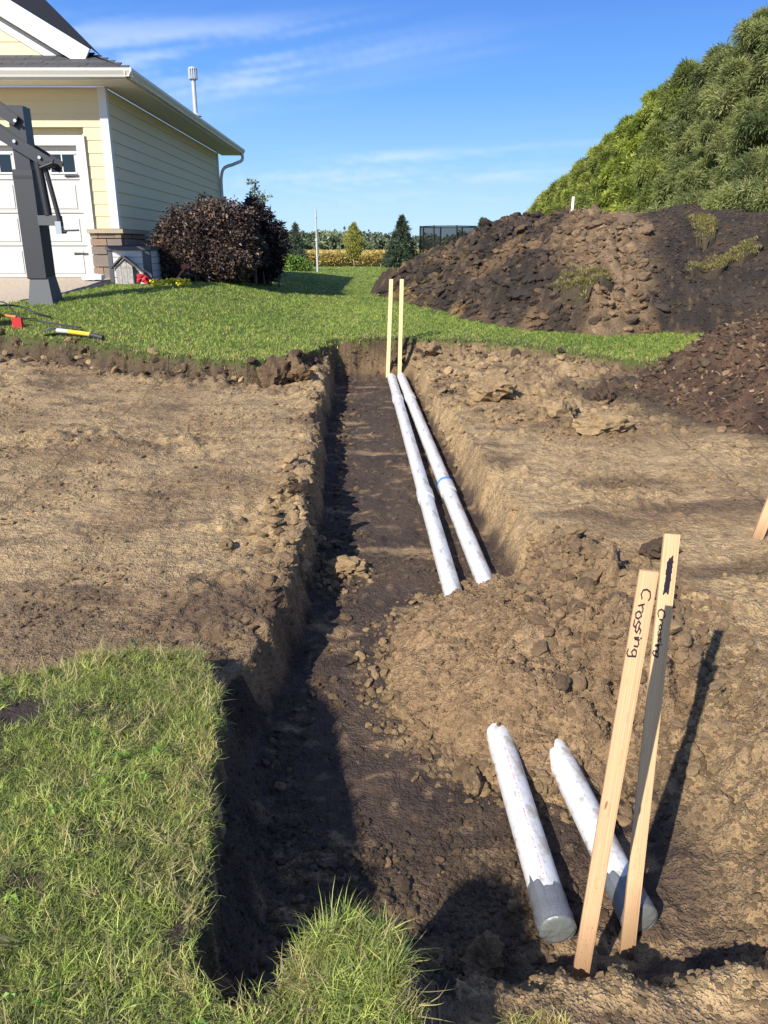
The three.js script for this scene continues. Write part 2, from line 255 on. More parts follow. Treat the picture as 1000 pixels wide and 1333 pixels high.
function makeGround() {
  const xs = [], ds = [];
  { let x = 0; const half = [0]; while (x < 900) { x += x < 1.7 ? 0.0125 : x < 5.2 ? 0.0125 + (x - 1.7) * 0.006 : x < 9 ? 0.06 : x * 0.12; half.push(x); } for (let i = half.length - 1; i > 0; i--) xs.push(-half[i]); xs.push(...half); }
  { ds.push(-900, -300, -100, -30, -10, -4, -1.5, -0.5, 0, 0.4, 0.7, 0.9); let d = 1.0; while (d < 900) { ds.push(d); d += d < 11.5 ? 0.0045 + 0.0038 * d : d < 22 ? 0.05 + (d - 11.5) * 0.02 : d * 0.05; } ds.push(900); }
  const nx = xs.length, nd = ds.length, pos = new Float32Array(nx * nd * 3), uv = new Float32Array(nx * nd * 2), col = new Float32Array(nx * nd * 3), kind = new Uint8Array(nx * nd);
  for (let j = 0; j < nd; j++) for (let i = 0; i < nx; i++) {
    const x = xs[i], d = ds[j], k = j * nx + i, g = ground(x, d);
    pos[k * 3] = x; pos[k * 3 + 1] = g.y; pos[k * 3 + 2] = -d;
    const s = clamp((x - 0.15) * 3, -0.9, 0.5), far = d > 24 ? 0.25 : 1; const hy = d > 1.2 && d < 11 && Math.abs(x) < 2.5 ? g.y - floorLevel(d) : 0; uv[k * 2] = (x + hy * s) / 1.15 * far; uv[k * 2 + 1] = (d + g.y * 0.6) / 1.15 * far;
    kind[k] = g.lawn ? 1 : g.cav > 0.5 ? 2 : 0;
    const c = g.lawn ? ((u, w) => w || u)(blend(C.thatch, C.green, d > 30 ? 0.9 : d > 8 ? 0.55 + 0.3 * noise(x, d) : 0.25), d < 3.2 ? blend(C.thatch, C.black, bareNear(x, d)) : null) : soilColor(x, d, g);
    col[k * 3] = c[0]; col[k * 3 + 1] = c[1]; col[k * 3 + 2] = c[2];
  }
  const idx = [[], [], []];
  for (let j = 0; j < nd - 1; j++) for (let i = 0; i < nx - 1; i++) {
    const a = j * nx + i, b = a + 1, c = a + nx, d = c + 1, n = (kind[a] === 1) + (kind[b] === 1) + (kind[c] === 1) + (kind[d] === 1), f = (kind[a] === 2) + (kind[b] === 2) + (kind[c] === 2) + (kind[d] === 2);
    (n >= 3 ? idx[1] : f >= 3 ? idx[2] : idx[0]).push(a, b, d, a, d, c);
  }
  const whole = new THREE.BufferGeometry(); whole.setAttribute('position', new THREE.BufferAttribute(pos, 3)); whole.setIndex([].concat(idx[0]).concat(idx[1]).concat(idx[2])); whole.computeVertexNormals();
  const nor = whole.attributes.normal.array;
  const sheet = (name, ix, mat, label, category) => {
    const map = new Int32Array(nx * nd).fill(-1), P = [], N = [], U = [], Cc = [], I = []; let n = 0;
    for (const k of ix) { if (map[k] < 0) { map[k] = n++; P.push(pos[k * 3], pos[k * 3 + 1], pos[k * 3 + 2]); N.push(nor[k * 3], nor[k * 3 + 1], nor[k * 3 + 2]); U.push(uv[k * 2], uv[k * 2 + 1]); Cc.push(col[k * 3], col[k * 3 + 1], col[k * 3 + 2]); } I.push(map[k]); }
    const g = new THREE.BufferGeometry(); g.setAttribute('position', new THREE.Float32BufferAttribute(P, 3)); g.setAttribute('normal', new THREE.Float32BufferAttribute(N, 3)); g.setAttribute('uv', new THREE.Float32BufferAttribute(U, 2)); g.setAttribute('color', new THREE.Float32BufferAttribute(Cc, 3)); g.setIndex(I);
    const m = shade(new THREE.Mesh(g, mat)); m.name = name; scene.add(m); return tag(m, label, category, null, 'structure');
  };
  return {
    soil: sheet('soil', idx[0], M.soil, 'bare sandy brown soil stripped of turf on both sides of the trench', 'soil'),
    lawn: sheet('lawn', idx[1], M.lawn, 'earth under the green lawn from the near corner to the far field', 'lawn'),
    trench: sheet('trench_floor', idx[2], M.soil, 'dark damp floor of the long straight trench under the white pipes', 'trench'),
  };
}
const GROUND = makeGround();

// a heap of soil over an outline, as a sheet with its own lumps; base gives the level it stands on
function pileMesh(name, foot, step, height, base, colorOf, label, category, inset = 0.12) {
  let x0 = 1e9, x1 = -1e9, d0 = 1e9, d1 = -1e9; for (const [x, d] of foot) { x0 = Math.min(x0, x); x1 = Math.max(x1, x); d0 = Math.min(d0, d); d1 = Math.max(d1, d); }
  x0 -= inset; x1 += inset; d0 -= inset; d1 += inset;
  const nx = Math.ceil((x1 - x0) / step) + 1, nd = Math.ceil((d1 - d0) / step) + 1, pos = [], col = [], uv = [], ok = [], map = new Int32Array(nx * nd).fill(-1), idx = [], top = new Map();
  for (let j = 0; j < nd; j++) for (let i = 0; i < nx; i++) {
    const x = x0 + i * step, d = d0 + j * step, h = height(x, d); ok.push(h > -0.12);
    if (h <= -0.12) continue;
    const y = base(x, d) + h; map[j * nx + i] = pos.length / 3; pos.push(x, y, -d); const c = colorOf(x, d, h, y); col.push(...c); uv.push((x + y * 0.4) / 1.15, (d + y * 0.9) / 1.15);
  }
  for (let j = 0; j < nd - 1; j++) for (let i = 0; i < nx - 1; i++) { const a = map[j * nx + i], b = map[j * nx + i + 1], c = map[(j + 1) * nx + i], d = map[(j + 1) * nx + i + 1]; if (a >= 0 && b >= 0 && c >= 0 && d >= 0) idx.push(a, b, d, a, d, c); }
  const g = new THREE.BufferGeometry(); g.setAttribute('position', new THREE.Float32BufferAttribute(pos, 3)); g.setAttribute('color', new THREE.Float32BufferAttribute(col, 3)); g.setAttribute('uv', new THREE.Float32BufferAttribute(uv, 2)); g.setIndex(idx); g.computeVertexNormals();
  const m = shade(new THREE.Mesh(g, M.soil)); m.name = numbered(name); scene.add(m); return tag(m, label, category);
}
const moundFoot = [[-0.35, 19.7], [0.5, 15.9], [1.1, 13.5], [2.1, 11.4], [3.0, 10.9], [4, 11.0], [5.0, 11.4], [7, 10.9], [10, 11], [15, 12], [15, 17], [10, 18.5], [5, 19], [2.2, 22.5], [0.3, 22]];
const mulchFoot = [[2.55, 8.0], [2.86, 7.05], [3.1, 6.4], [3.5, 5.9], [4.6, 5.2], [7.5, 5.0], [9.5, 8], [8, 11], [4.9, 10.6], [3.9, 9.9], [3.2, 8.9]];
function moundH(x, d) {
  const r = polyDist(moundFoot, x, d) + 0.35 * noise(x * 0.9, d * 0.9) + 0.12 * noise(x * 3, d * 3);
  const crest = mix(0.85, 1.80, sst(0.4, 2.9, x)) + 0.30 * fbm(x * 0.75 + 2, d * 0.3 + 3.3, 3) + 0.10 * sst(2.0, 2.7, x) * sst(3.7, 3.0, x) - 0.12 * sst(3.3, 3.8, x) * sst(4.8, 4.2, x), t = r * 0.72;
  let h = t < 0 ? t : crest * (1 - Math.exp(-Math.pow(t / crest, 1.15) * 1.7));
  const chunky = sst(4.9, 2.4, x), k = clamp(r * 2.5);
  h += k * (chunky * (0.34 * (0.30 - 1.5 * Math.abs(noise(x * 0.95 + 3, d * 0.95))) + 0.20 * (0.3 - 1.5 * Math.abs(noise(x * 2.3, d * 2.3)))) + (0.4 + 0.6 * chunky) * (0.10 * fbm(x * 4, d * 4, 4, 0.62) + 0.05 * lumps(x * 7, d * 7, 0.8)) + 0.03 * lumps(x * 15, d * 15, 0.7) + 0.08 * fbm(x * 1.2, d * 1.2, 3));
  return h;
}
const mulchH = (x, d) => { const r = polyDist(mulchFoot, x, d) + 0.2 * noise(x * 1.3, d * 1.3) + 0.06 * noise(x * 6, d * 6), t = r * 0.74, cap = 1.4; const h = t < 0 ? t : cap * (1 - Math.exp(-t / cap * 1.2)); return h + clamp(r * 3) * (0.05 * lumps(x * 9, d * 9, 0.7) + 0.03 * lumps(x * 19, d * 19, 0.8) + 0.08 * fbm(x * 1.5, d * 1.5, 3)); };
const baseAt = (x, d) => d > 8 ? mix(padLevel(x, d), lawnLevel(x, d), sst(8, 10.5, d)) : padLevel(x, d);
const K = { top: srgb(74, 63, 54), topDark: srgb(50, 43, 39), brown: srgb(142, 115, 84), stony: srgb(196, 166, 130), straw: srgb(158, 134, 82), mulch: srgb(104, 79, 62), mulchDark: srgb(66, 50, 42) };
function moundColor(x, d) {
  let c = blend(K.top, K.topDark, sst(-0.3, 0.4, fbm(x * 1.5, d * 1.5, 4)));
  c = blend(c, K.brown, 0.6 * sst(0.14, 0.44, fbm(x * 1.1 + 7, d * 1.3 + 1, 5, 0.6)) * sst(5.2, 3.2, x));
  const strip = sst(0.95, 0.15, Math.abs(x - 3.5 - 0.28 * (d - 12.5) + 0.9 * fbm(x * 0.9, d * 0.9 + 4, 4, 0.6)));
  c = blend(c, blend(K.stony, K.brown, clamp(0.5 + noise(x * 6, d * 6))), 0.85 * strip * (0.7 + 0.5 * noise(x * 11, d * 11)));
  c = blend(c, K.straw, 0.55 * sst(0.1, 0.4, noise(x * 1.4 + 3, d * 1.4)) * sst(2.0, 1.0, x));
  return blend(c, K.brown, 0.5 * sst(0.25, 0.5, noise(x * 13, d * 13)));
}
const MOUND = pileMesh('topsoil_mound', moundFoot, 0.034, moundH, baseAt, moundColor, 'long high mound of dug dark topsoil on the far lawn before the tree row', 'dirt mound');
const MULCH = pileMesh('mulch_pile', mulchFoot, 0.028, mulchH, baseAt, (x, d) => blend(blend(K.mulch, K.mulchDark, sst(-0.3, 0.4, fbm(x * 2.2, d * 2.2, 4))), K.brown, 0.5 * sst(0.2, 0.5, noise(x * 12, d * 12))), 'reddish brown pile of crumbly soil spilling in from the right edge', 'dirt pile');
const HC = srgb(170, 142, 107);
const heapFoot = [[-0.1, 2.4], [2.0, 2.4], [2.0, 4.7], [-0.1, 4.7]];
const heapLump = (x, d, h) => h <= 0 ? 0 : clamp(h * 9) * (0.020 * fbm(x * 3, d * 3, 3) + sst(0.55, 1.15, x + 0.3 * noise(x * 3, d * 3)) * (0.10 * lumps(x * 6.5, d * 6.5, 0.55) + 0.07 * lumps(x * 12, d * 12, 0.7)) + 0.022 * lumps(x * 22, d * 22, 0.7) + 0.012 * lumps(x * 45, d * 45, 0.6));
const heapTop = (x, d) => { const h = heapH(x, d); return h > 0 ? h + heapLump(x, d, h) : -0.03 - 0.3 * (1 - 1); };
const HEAP = pileMesh('backfill_heap', heapFoot, 0.011, (x, d) => { const h = heapH(x, d); return h > 0.0 ? h - 0.03 + heapLump(x, d, h) : -0.2; }, (x, d) => ground(x, d).y, (x, d) => blend(blend(HC, C.sandDark, 0.6 * sst(-0.3, 0.4, fbm(x * 3, d * 3, 4))), C.umber, 0.4 * sst(0.1, 0.4, noise(x * 15, d * 15)) + 0.25 * sst(0.7, 1.2, x)), 'heap of loose crumbly tan soil thrown across the trench over the white pipes', 'dirt heap');
const surface = (x, d) => { let y = ground(x, d).y; if (x > -0.1 && x < 2 && d > 2.4 && d < 4.7) { const h = heapH(x, d); if (h > 0) y = Math.max(y, y + h - 0.03 + heapLump(x, d, h)); } if (d > 10.5 && x > -0.6) { const h = moundH(x, d); if (h > -0.1) y = Math.max(y, baseAt(x, d) + h); } if (x > 2.3 && d > 4.8 && d < 11.5) { const h = mulchH(x, d); if (h > -0.1) y = Math.max(y, baseAt(x, d) + h); } return y; };

// ------------------------------------------------------------------ clods
function clodShape(seed, detail = 2, rough = 0.12) {
  const r = rng(seed), g = new THREE.IcosahedronGeometry(1, detail), p = g.attributes.position, planes = [];
  for (let i = 0; i < 11; i++) { const v = new THREE.Vector3(r() - 0.5, r() - 0.5, r() - 0.5).normalize(); planes.push([v, 0.52 + 0.42 * r()]); }
  for (let i = 0; i < p.count; i++) {
    const v = new THREE.Vector3().fromBufferAttribute(p, i).normalize(); let q = 1.05; for (const [n, o] of planes) { const c = v.dot(n); if (c > 0.05) q = Math.min(q, o / c); }
    q *= 1 + rough * (0.6 * noise(v.x * 1.9 + seed, v.y * 1.9 + v.z * 1.7) + 0.35 * fbm(v.x * 4.4 - v.z * 2, v.y * 4.4 + v.z * 3 + seed, detail, 0.6)); p.setXYZ(i, v.x * q, v.y * q * 0.78, v.z * q);
  }
  const m = g; m.computeVertexNormals(); if (detail < 3) return m.toNonIndexed ? m : m; return m;
}
const CLODS = [1, 2, 3, 4].map(k => clodShape(k * 13 + 1, 2, 0.5)), BIGCLODS = [1, 2, 3, 4].map(k => clodShape(k * 17 + 3, 4, 0.9));
{
  const r = rng(4242), lists = [[], [], [], []], big = [];
  const put = (x, d, s, c) => { const y = surface(x, d); const k = { x, y: y + s * 0.18, z: -d, s, sy: s * (0.6 + 0.5 * r()), sx: s * (0.8 + 0.5 * r()), rx: (r() - 0.5) * 1.2, ry: r() * 6.28, rz: (r() - 0.5) * 1.2, c: c.map(tone(r, 0.8, 0.4)) }; lists[Math.floor(r() * 4)].push(k); if (s > 0.030 && d < 9 && s / d > 0.0085) { big.push(k); lists.forEach(l => { if (l[l.length - 1] === k) l.pop(); }); } return k; };
  const pow = (a, b, e) => a * Math.pow(b / a, Math.pow(r(), e));
  const tint = (x, d) => blend(C.sand, C.umber, clamp(0.25 + 0.4 * noise(x * 2, d * 2) + 0.35 * r()));
  for (let n = 0, t = 0; n < 42000 && t < 900000; t++) {              // crumbs all over the stripped soil, more where it was broken up
    const d = 1.3 * Math.pow(10.6 / 1.3, r()), x = (r() - 0.5) * 1.3 * (d + 0.6), g = ground(x, d); if (g.lawn) continue;
    const patch = sst(0.05, 0.4, noise(x * 1.6 + 4, d * 1.6)) * 0.5 + sst(0.15, 0.4, noise(x * 0.9 - 4, d * 0.9)) * 0.4;
    const dens = 0.05 + patch + g.lip * 1.2 + g.rightR * 0.5 + (g.cav > 0.05 && g.cav < 0.9 ? 0.3 : 0) + (g.cav >= 0.9 ? -0.02 : 0) + (x > 0.4 && d > 6.5 ? 0.25 : 0);
    if (r() > dens) continue;
    put(x, d, pow(0.0022, 0.017 + (g.lip > 0.3 ? 0.025 : 0) + (d > 6.5 && x > 0.4 ? 0.02 : 0), 2.6) * (0.7 + 0.10 * d), heapH(x, d) > 0 ? blend(HC, C.sandDark, 0.8 * r()) : blend(soilColor(x, d, g), C.sand, 0.25 * r())); n++;
  }
  for (let n = 0; n < 6500; n++) { const a = r() * 6.28, q = Math.pow(r(), 0.45) * 1.06, x = 0.83 + Math.cos(a) * q * 0.84, d = 3.42 + Math.sin(a) * q * 0.95; put(x, d, pow(0.003, x > 0.8 ? 0.034 : 0.014, 3), blend(HC, C.sandDark, 0.7 * r()).map(v => v * 1.1)); }
  for (let n = 0; n < 420; n++) { const x = 0.7 + r() * 0.9, d = 2.9 + r() * 1.4; if (heapH(x, d) < 0.03) continue; put(x, d, pow(0.012, 0.055, 1.8), blend(HC, C.umber, 0.7 * r())); }
  for (let n = 0; n < 2200; n++) { const a = r() * 6.28, q = 0.92 + 0.3 * r() * r(), x = 0.83 + Math.cos(a) * q * 0.86, d = 3.42 + Math.sin(a) * q * (Math.sin(a) > 0 ? 1.02 : 0.9); if (x > 1.5) continue; put(x, d, pow(0.005, 0.030, 2.2), blend(C.sand, C.sandDark, r())); }
  for (let n = 0; n < 2600; n++) { const d = 8.6 + r() * 2.2, x = -6 + r() * 8.5, lw = lawnIn(x, d); if (lw > 0.06 || lw < -0.35 || cavity(x, d) > 0.5) continue; put(x, d, pow(0.010, 0.075, 2.4), blend(C.black, r() < 0.4 ? C.sand : C.umber, 0.2 + 0.8 * r())); }
  for (let n = 0; n < 700; n++) { const d = 3.0 + r() * 6.5, x = lerpTable(leftLip, d) - 0.26 * r() * r() + 0.02; if (noise(d * 1.1, 5.5) < 0.35 * r() - 0.12) continue; put(x, d, pow(0.006, 0.065, 2.2) * (0.8 + 0.05 * d), blend(C.sand, C.umber, r())); }
  for (let n = 0; n < 300; n++) { const d = 2.6 + r() * 7.4, x = lerpTable(leftLip, d) + 0.18 + 0.25 * r() * r(); put(x, d, pow(0.010, 0.035, 2), blend(C.sandDark, C.floor, r())); }
  for (let n = 0; n < 90; n++) { const a = r() * 6.28, q = Math.sqrt(r()) * 0.2, x = -0.26 + Math.cos(a) * q, d = 4.55 + Math.sin(a) * q * 1.2; put(x, d, pow(0.008, 0.035, 1.8), blend(C.sand, C.sandDark, r())); }
  for (let n = 0; n < 500; n++) { const x = -0.4 + r() * 1.2, d = 1.75 + r() * 0.55; put(x, d, pow(0.005, 0.026, 2), blend(C.floor, C.floorTan, r())); }
  big.sort((a, b) => b.s / -b.z - a.s / -a.z);
  big.forEach((k, i) => { if (i < 280) { const m = shade(new THREE.Mesh(CLODS[i % 4], clodMat(Math.floor(clamp((C.sand[0] - k.c[0]) / (C.sand[0] - C.umber[0])) * 5.99)))); m.name = i ? `clod_${String(i).padStart(3, '0')}` : 'clod'; m.position.set(k.x, k.y, k.z); m.rotation.set(k.rx, k.ry, k.rz, 'YXZ'); m.scale.set(k.sx, k.sy, k.s); GROUND.soil.add(m); } else lists[i % 4].push(k); });
  lists.forEach((l, i) => stuff('soil_crumbs', CLODS[i], M.clod, l, scene, ['loose crumbs and small clods scattered over the bare soil and trench', 'scattered dry crumbs of soil along the trench edges and stripped ground', 'fine broken soil lying on the heap and the stripped ground', 'small lumps of dug soil on the ground and in the trench'][i], 'soil crumbs'));
  for (const [cx, cd, w] of [[-1.21, 3.56, 0.20], [-1.6, 3.72, 0.16], [-1.42, 3.5, 0.2], [-2.7, 6.0, 0.4], [-1.05, 6.9, 0.3], [-0.85, 4.95, 0.22], [-2.0, 7.6, 0.5], [-3.6, 7.3, 0.5], [1.15, 5.2, 0.3], [1.5, 3.95, 0.3], [2.35, 5.7, 0.3], [2.0, 4.9, 0.3], [1.7, 6.4, 0.5], [1.2, 7.3, 0.5], [2.1, 7.6, 0.5]]) for (let n = 0; n < 130; n++) { const a = r() * 6.28, q = w * Math.pow(r(), 0.8), x = cx + 1.3 * Math.cos(a) * q, d = cd + Math.sin(a) * q; if (cavity(x, d) > 0.2) continue; put(x, d, pow(0.006, 0.034 + 0.004 * cd, 2.6), blend(C.sand, C.umber, 0.15 + 0.6 * r())); }
  for (let n = 0; n < 700; n++) { const x = -2 + r() * 1.6, d = 1.3 + r() * 1.5; if (nearLawnIn(x, d) < 0.02 || bareNear(x, d) < 0.4) continue; put(x, d, pow(0.004, 0.022, 2), blend(C.black, C.umber, r())); }
  const ml = [], mu = [];
  for (let n = 0; n < 1300; n++) { const x = -0.3 + r() * 5, d = 10.9 + r() * 8; if (moundH(x, d) < 0.0 || r() > sst(4.9, 2.6, x)) continue; const s = pow(0.035, 0.16, 2.8); ml.push({ x, y: surface(x, d) + s * 0.05, z: -d, s, sy: s * 0.8, sx: s * (0.8 + 0.7 * r()), rx: (r() - 0.5) * 1.5, ry: r() * 6.28, rz: (r() - 0.5) * 1.5, c: blend(moundColor(x, d), r() < 0.5 ? K.topDark : K.top, r() * 0.8).map(tone(r, 0.8, 0.4)) }); }
  for (let n = 0; n < 26000; n++) { const x = -0.3 + r() * 9, d = 10.9 + r() * 7; if (moundH(x, d) < 0.0 || Math.abs(x / d) > 0.62) continue; const s = pow(0.010, x < 4 ? 0.09 : 0.035, 2.8); ml.push({ x, y: surface(x, d) + s * 0.1, z: -d, s, sy: s * 0.8, rx: (r() - 0.5) * 1.5, ry: r() * 6.28, rz: (r() - 0.5) * 1.5, c: blend(moundColor(x, d), K.brown, r() * r() * 0.35).map(tone(r, 0.8, 0.5)) }); }
  for (let n = 0; n < 16000; n++) { const x = 2.4 + r() * 4.2, d = 5.2 + r() * 4.4; if (mulchH(x, d) < 0.0) continue; const s = pow(0.008, 0.032, 1.8); mu.push({ x, y: surface(x, d) + s * 0.1, z: -d, s: s * 1.4, sy: s * 0.5, sx: s * 0.9, rx: (r() - 0.5) * 1.8, ry: r() * 6.28, rz: (r() - 0.5) * 1.8, c: blend(K.mulch, r() > 0.7 ? K.stony : K.mulchDark, r()) }); }
  stuff('clods', CLODS[1], M.clod, ml, MOUND); stuff('crumbs', CLODS[2], M.clod, mu, MULCH);
}
function clodMat(i) { const k = i; return shadesCache[k] ??= new THREE.MeshStandardMaterial({ color: new THREE.Color().setRGB(...blend(blend(C.sand, HC, 0.5), C.umber, [0, 0.2, 0.4, 0.6, 0.8, 1.0][k])), roughness: 0.97, map: soilMap, bumpMap: soilBump, bumpScale: 0.006 }); }
// the lumps big enough to be picked out one by one
for (const [x, d, sx, sy, sd, turn, c, v, label] of [
  [1.63, 7.05, 0.19, 0.13, 0.15, 0.4, blend(C.sand, C.sandDark, 0.4), 0, 'squarish tan clod with dark shaded side, on the right soil behind the flat one'],
  [1.93, 6.6, 0.27, 0.10, 0.17, 0.1, blend(C.sand, C.sandDark, 0.3), 1, 'wide flat tan clod overhanging its own black shadow on the right soil'],
  [1.12, 7.95, 0.24, 0.13, 0.22, 1.2, blend(C.sand, C.sandDark, 0.5), 2, 'rounded tan clod nearest the far right trench edge, with a black broken side'],
  [2.22, 7.75, 0.15, 0.14, 0.12, 0.7, C.umber, 3, 'dark jagged clod standing on the right soil before the brown pile'],
  [-0.23, 4.6, 0.13, 0.065, 0.09, -0.3, blend(C.sand, C.sandDark, 0.2), 1, 'pale tan lump lying alone on the dark trench floor near the left wall'],
  [-0.94, 4.27, 0.045, 0.035, 0.05, 0.6, blend(C.sand, C.umber, 0.4), 2, 'small lone clod with a pointed shadow on the left soil near the trench'],
  [0.31, 1.82, 0.075, 0.065, 0.07, 0.2, C.sandDark, 3, 'grey brown lump half in shadow left of the taped pipe end'],
  [0.36, 2.62, 0.065, 0.05, 0.055, 1.0, blend(C.sand, C.sandDark, 0.6), 0, 'brown clod at the foot of the loose heap by the trench floor'],
  [1.6, 4.2, 0.12, 0.06, 0.09, 0.3, C.umber, 2, 'dark brown clod on the right soil behind the two marked stakes'],
  [-1.22, 8.72, 0.2, 0.17, 0.16, 0.5, blend(C.sandDark, C.umber, 0.6), 1, 'big brown sod lump below the far left lawn edge beside a black hollow'],
  [-1.02, 8.85, 0.22, 0.17, 0.18, 2.0, blend(C.sandDark, C.umber, 0.3), 3, 'rounded brown lump at the left trench corner under the far lawn'],
  [0.62, 10.35, 0.2, 0.1, 0.14, 0.9, blend(C.sand, C.umber, 0.3), 0, 'pale broken clod on the far lawn edge right of the thin stakes'],
]) {
  const g = BIGCLODS[v].clone(); g.scale(sx, sy * 1.35, sd); g.rotateY(turn); g.translate(x, ground(x, d).y + sy * 0.5, -d);
  tag(part('dirt_clod', g, new THREE.MeshStandardMaterial({ color: new THREE.Color().setRGB(...c), roughness: 0.97, map: soilMap, bumpMap: soilBump, bumpScale: 0.012 })), label, 'clod');
}
// ------------------------------------------------------------------ driveway, house
const driveEdge = [[10.6, -6.2], [11.3, -5.55], [12.3, -5.12], [13.4, -4.92], [15.2, -4.9]];
tag(part('driveway', (() => { const P = [], U = [], I = [], n = 24; for (let j = 0; j <= n; j++) { const d = 10.6 + 4.55 * j / n, e = lerpTable(driveEdge, d); for (let i = 0; i <= 12; i++) { const x = i === 12 ? e : i === 11 ? e - 0.001 : -16 + (e + 16) * i / 11; const y = mix(lawnLevel(x, d), 1.09, sst(12.5, 14.6, d)) + (i === 12 ? -0.14 : 0.02); P.push(x, y, -d); U.push(x / 1.2, d / 1.2); } } for (let j = 0; j < n; j++) for (let i = 0; i < 12; i++) { const a = j * 13 + i; I.push(a, a + 1, a + 14, a, a + 14, a + 13); } const g = new THREE.BufferGeometry(); g.setAttribute('position', new THREE.Float32BufferAttribute(P, 3)); g.setAttribute('uv', new THREE.Float32BufferAttribute(U, 2)); g.setIndex(I); g.computeVertexNormals(); return g; })(), M.concrete), 'pale tan concrete apron in front of the garage door', 'driveway', null, 'structure');
{
  const X = -4.85, X0 = -15, B = 1.1, D0 = 15, D1 = 24.6, EV = 4.28;
  const house = thing('house', 'pale yellow sided house with white garage door and dark shingle roof at left', 'house', V(X, B, D0));
  const P = (n, g, m, par = house) => piece(n, g, m, par);
  // walls with lapped boards
  const fw = P('front_wall', bx(X0, X - 0.02, B - 0.3, EV, D0 + 0.16, D0 + 0.30), M.siding), sw = P('side_wall', bx(X - 0.2, X - 0.03, B - 0.4, EV, D0 + 0.3, D1), M.siding);
  P('rear_wall', bx(X0, X - 0.2, B - 0.4, EV, D1 - 0.2, D1), M.siding);
  const lap = (a, b, y) => { const g = new THREE.BoxGeometry(1, 0.226, 0.012); return { g, a, b, y }; };
  for (let k = 0; k < 11; k++) {
    const y = 1.975 + k * 0.21, x0 = y > 3.45 ? X0 : -5.31, x1 = X - 0.135, h = Math.min(0.226, EV - y);
    const g = new THREE.BoxGeometry(x1 - x0, h, 0.013); g.rotateX(-0.055); g.translate((x0 + x1) / 2, y + h / 2, -(D0 + 0.016)); P('siding_board', g, M.siding, fw);
  }
  for (let k = 0; k < 15; k++) { const y = 1.14 + k * 0.21, h = Math.min(0.232, EV - y), d0 = y < 1.95 ? D0 + 1.6 : D0 + 0.115; const g = new THREE.BoxGeometry(0.015, h, D1 - 0.13 - d0); g.rotateZ(0.075); g.translate(X - 0.014, y + h / 2, -(d0 + D1 - 0.13) / 2); P('siding_board', g, M.siding, sw); }
  P('corner_trim', [bx(X - 0.13, X + 0.012, 1.975, EV, D0 - 0.022, D0 + 0.01), bx(X - 0.012, X + 0.012, 1.975, EV, D0 + 0.012, D0 + 0.11)], M.white);
  P('corner_trim', [bx(X - 0.012, X + 0.014, B, EV, D1 - 0.13, D1)], M.white);
  // stone pier
  const r = rng(9), pier = P('stone_pier', bx(X - 0.53, X + 0.02, B - 0.3, 1.89, D0 - 0.02, D0 + 0.16), std([0.16, 0.14, 0.12])), rows = [[1.10, 1.30], [1.31, 1.52], [1.53, 1.67], [1.68, 1.80], [1.81, 1.885]];
  const stoneC = [[0.50, 0.34, 0.23], [0.42, 0.31, 0.24], [0.55, 0.40, 0.27], [0.36, 0.29, 0.24], [0.60, 0.36, 0.20]].map(c => std(c, { map: grainNoise, bumpMap: soilBump, bumpScale: 0.01, roughness: 0.95 }));
  for (const [y0, y1] of rows) {
    let x = X - 0.53; while (x < X + 0.03) { const w = Math.min(0.14 + 0.24 * r(), X + 0.05 - x); if (w < 0.06) break; const o = 0.04 + 0.025 * r(); P('stone', bx(x + 0.006, x + w - 0.006, y0 + 0.004, y1 - 0.004, D0 - 0.02 - o, D0 + 0.02), stoneC[Math.floor(r() * 5)], pier); x += w; }
    let d = D0 + 0.03; while (d < D0 + 1.55) { const w = 0.18 + 0.25 * r(), o = 0.03 + 0.03 * r(); P('stone', bx(X - 0.02, X + 0.02 + o, y0 + 0.004, y1 - 0.004, d + 0.006, Math.min(d + w, D0 + 1.58)), stoneC[Math.floor(r() * 5)], pier); d += w; }
  }
  P('stone_cap', [bx(X - 0.56, X + 0.10, 1.895, 1.965, D0 - 0.12, D0 + 0.03), bx(X - 0.01, X + 0.10, 1.895, 1.965, D0 + 0.034, D0 + 1.6)], std([0.55, 0.45, 0.30], { map: grainNoise }));
  // garage door
  const gd = P('garage_door', bx(-10.4, -5.45, B, 3.36, D0 + 0.10, D0 + 0.15), M.doorWhite);
  P('door_frame', [bx(-5.45, -5.30, B, 3.52, D0 - 0.03, D0 + 0.10), bx(-10.6, -5.452, 3.36, 3.52, D0 - 0.03, D0 + 0.10), bx(-5.312, -5.29, B, 3.54, D0 - 0.045, D0 - 0.032)], M.white);
  for (let s = 0; s < 4; s++) { const y0 = B + 0.02 + s * 0.565; P('door_section', bx(-10.39, -5.46, y0, y0 + 0.540, D0 + 0.075, D0 + 0.099), M.doorWhite, gd); for (let k = 0; k < 4; k++) { const a = -5.55 - k * 1.13; if (s < 3) P('raised_panel', [bx(a - 0.98, a - 0.04, y0 + 0.07, y0 + 0.47, D0 + 0.060, D0 + 0.0745)], M.doorWhite, gd); } }
  for (let k = 0; k < 4; k++) { const a = -5.555 - k * 1.135; for (const q of [0, 1]) P('door_window', bx(a - 0.20 - q * 0.225, a - q * 0.225, 2.93, 3.22, D0 + 0.066, D0 + 0.0745), M.glassDark, gd); P('window_frame', [bx(a - 0.455, a + 0.03, 3.222, 3.25, D0 + 0.056, D0 + 0.0745), bx(a - 0.455, a + 0.03, 2.90, 2.928, D0 + 0.056, D0 + 0.0745), bx(a - 0.222, a - 0.203, 2.93, 3.22, D0 + 0.056, D0 + 0.0745)], M.white, gd); }
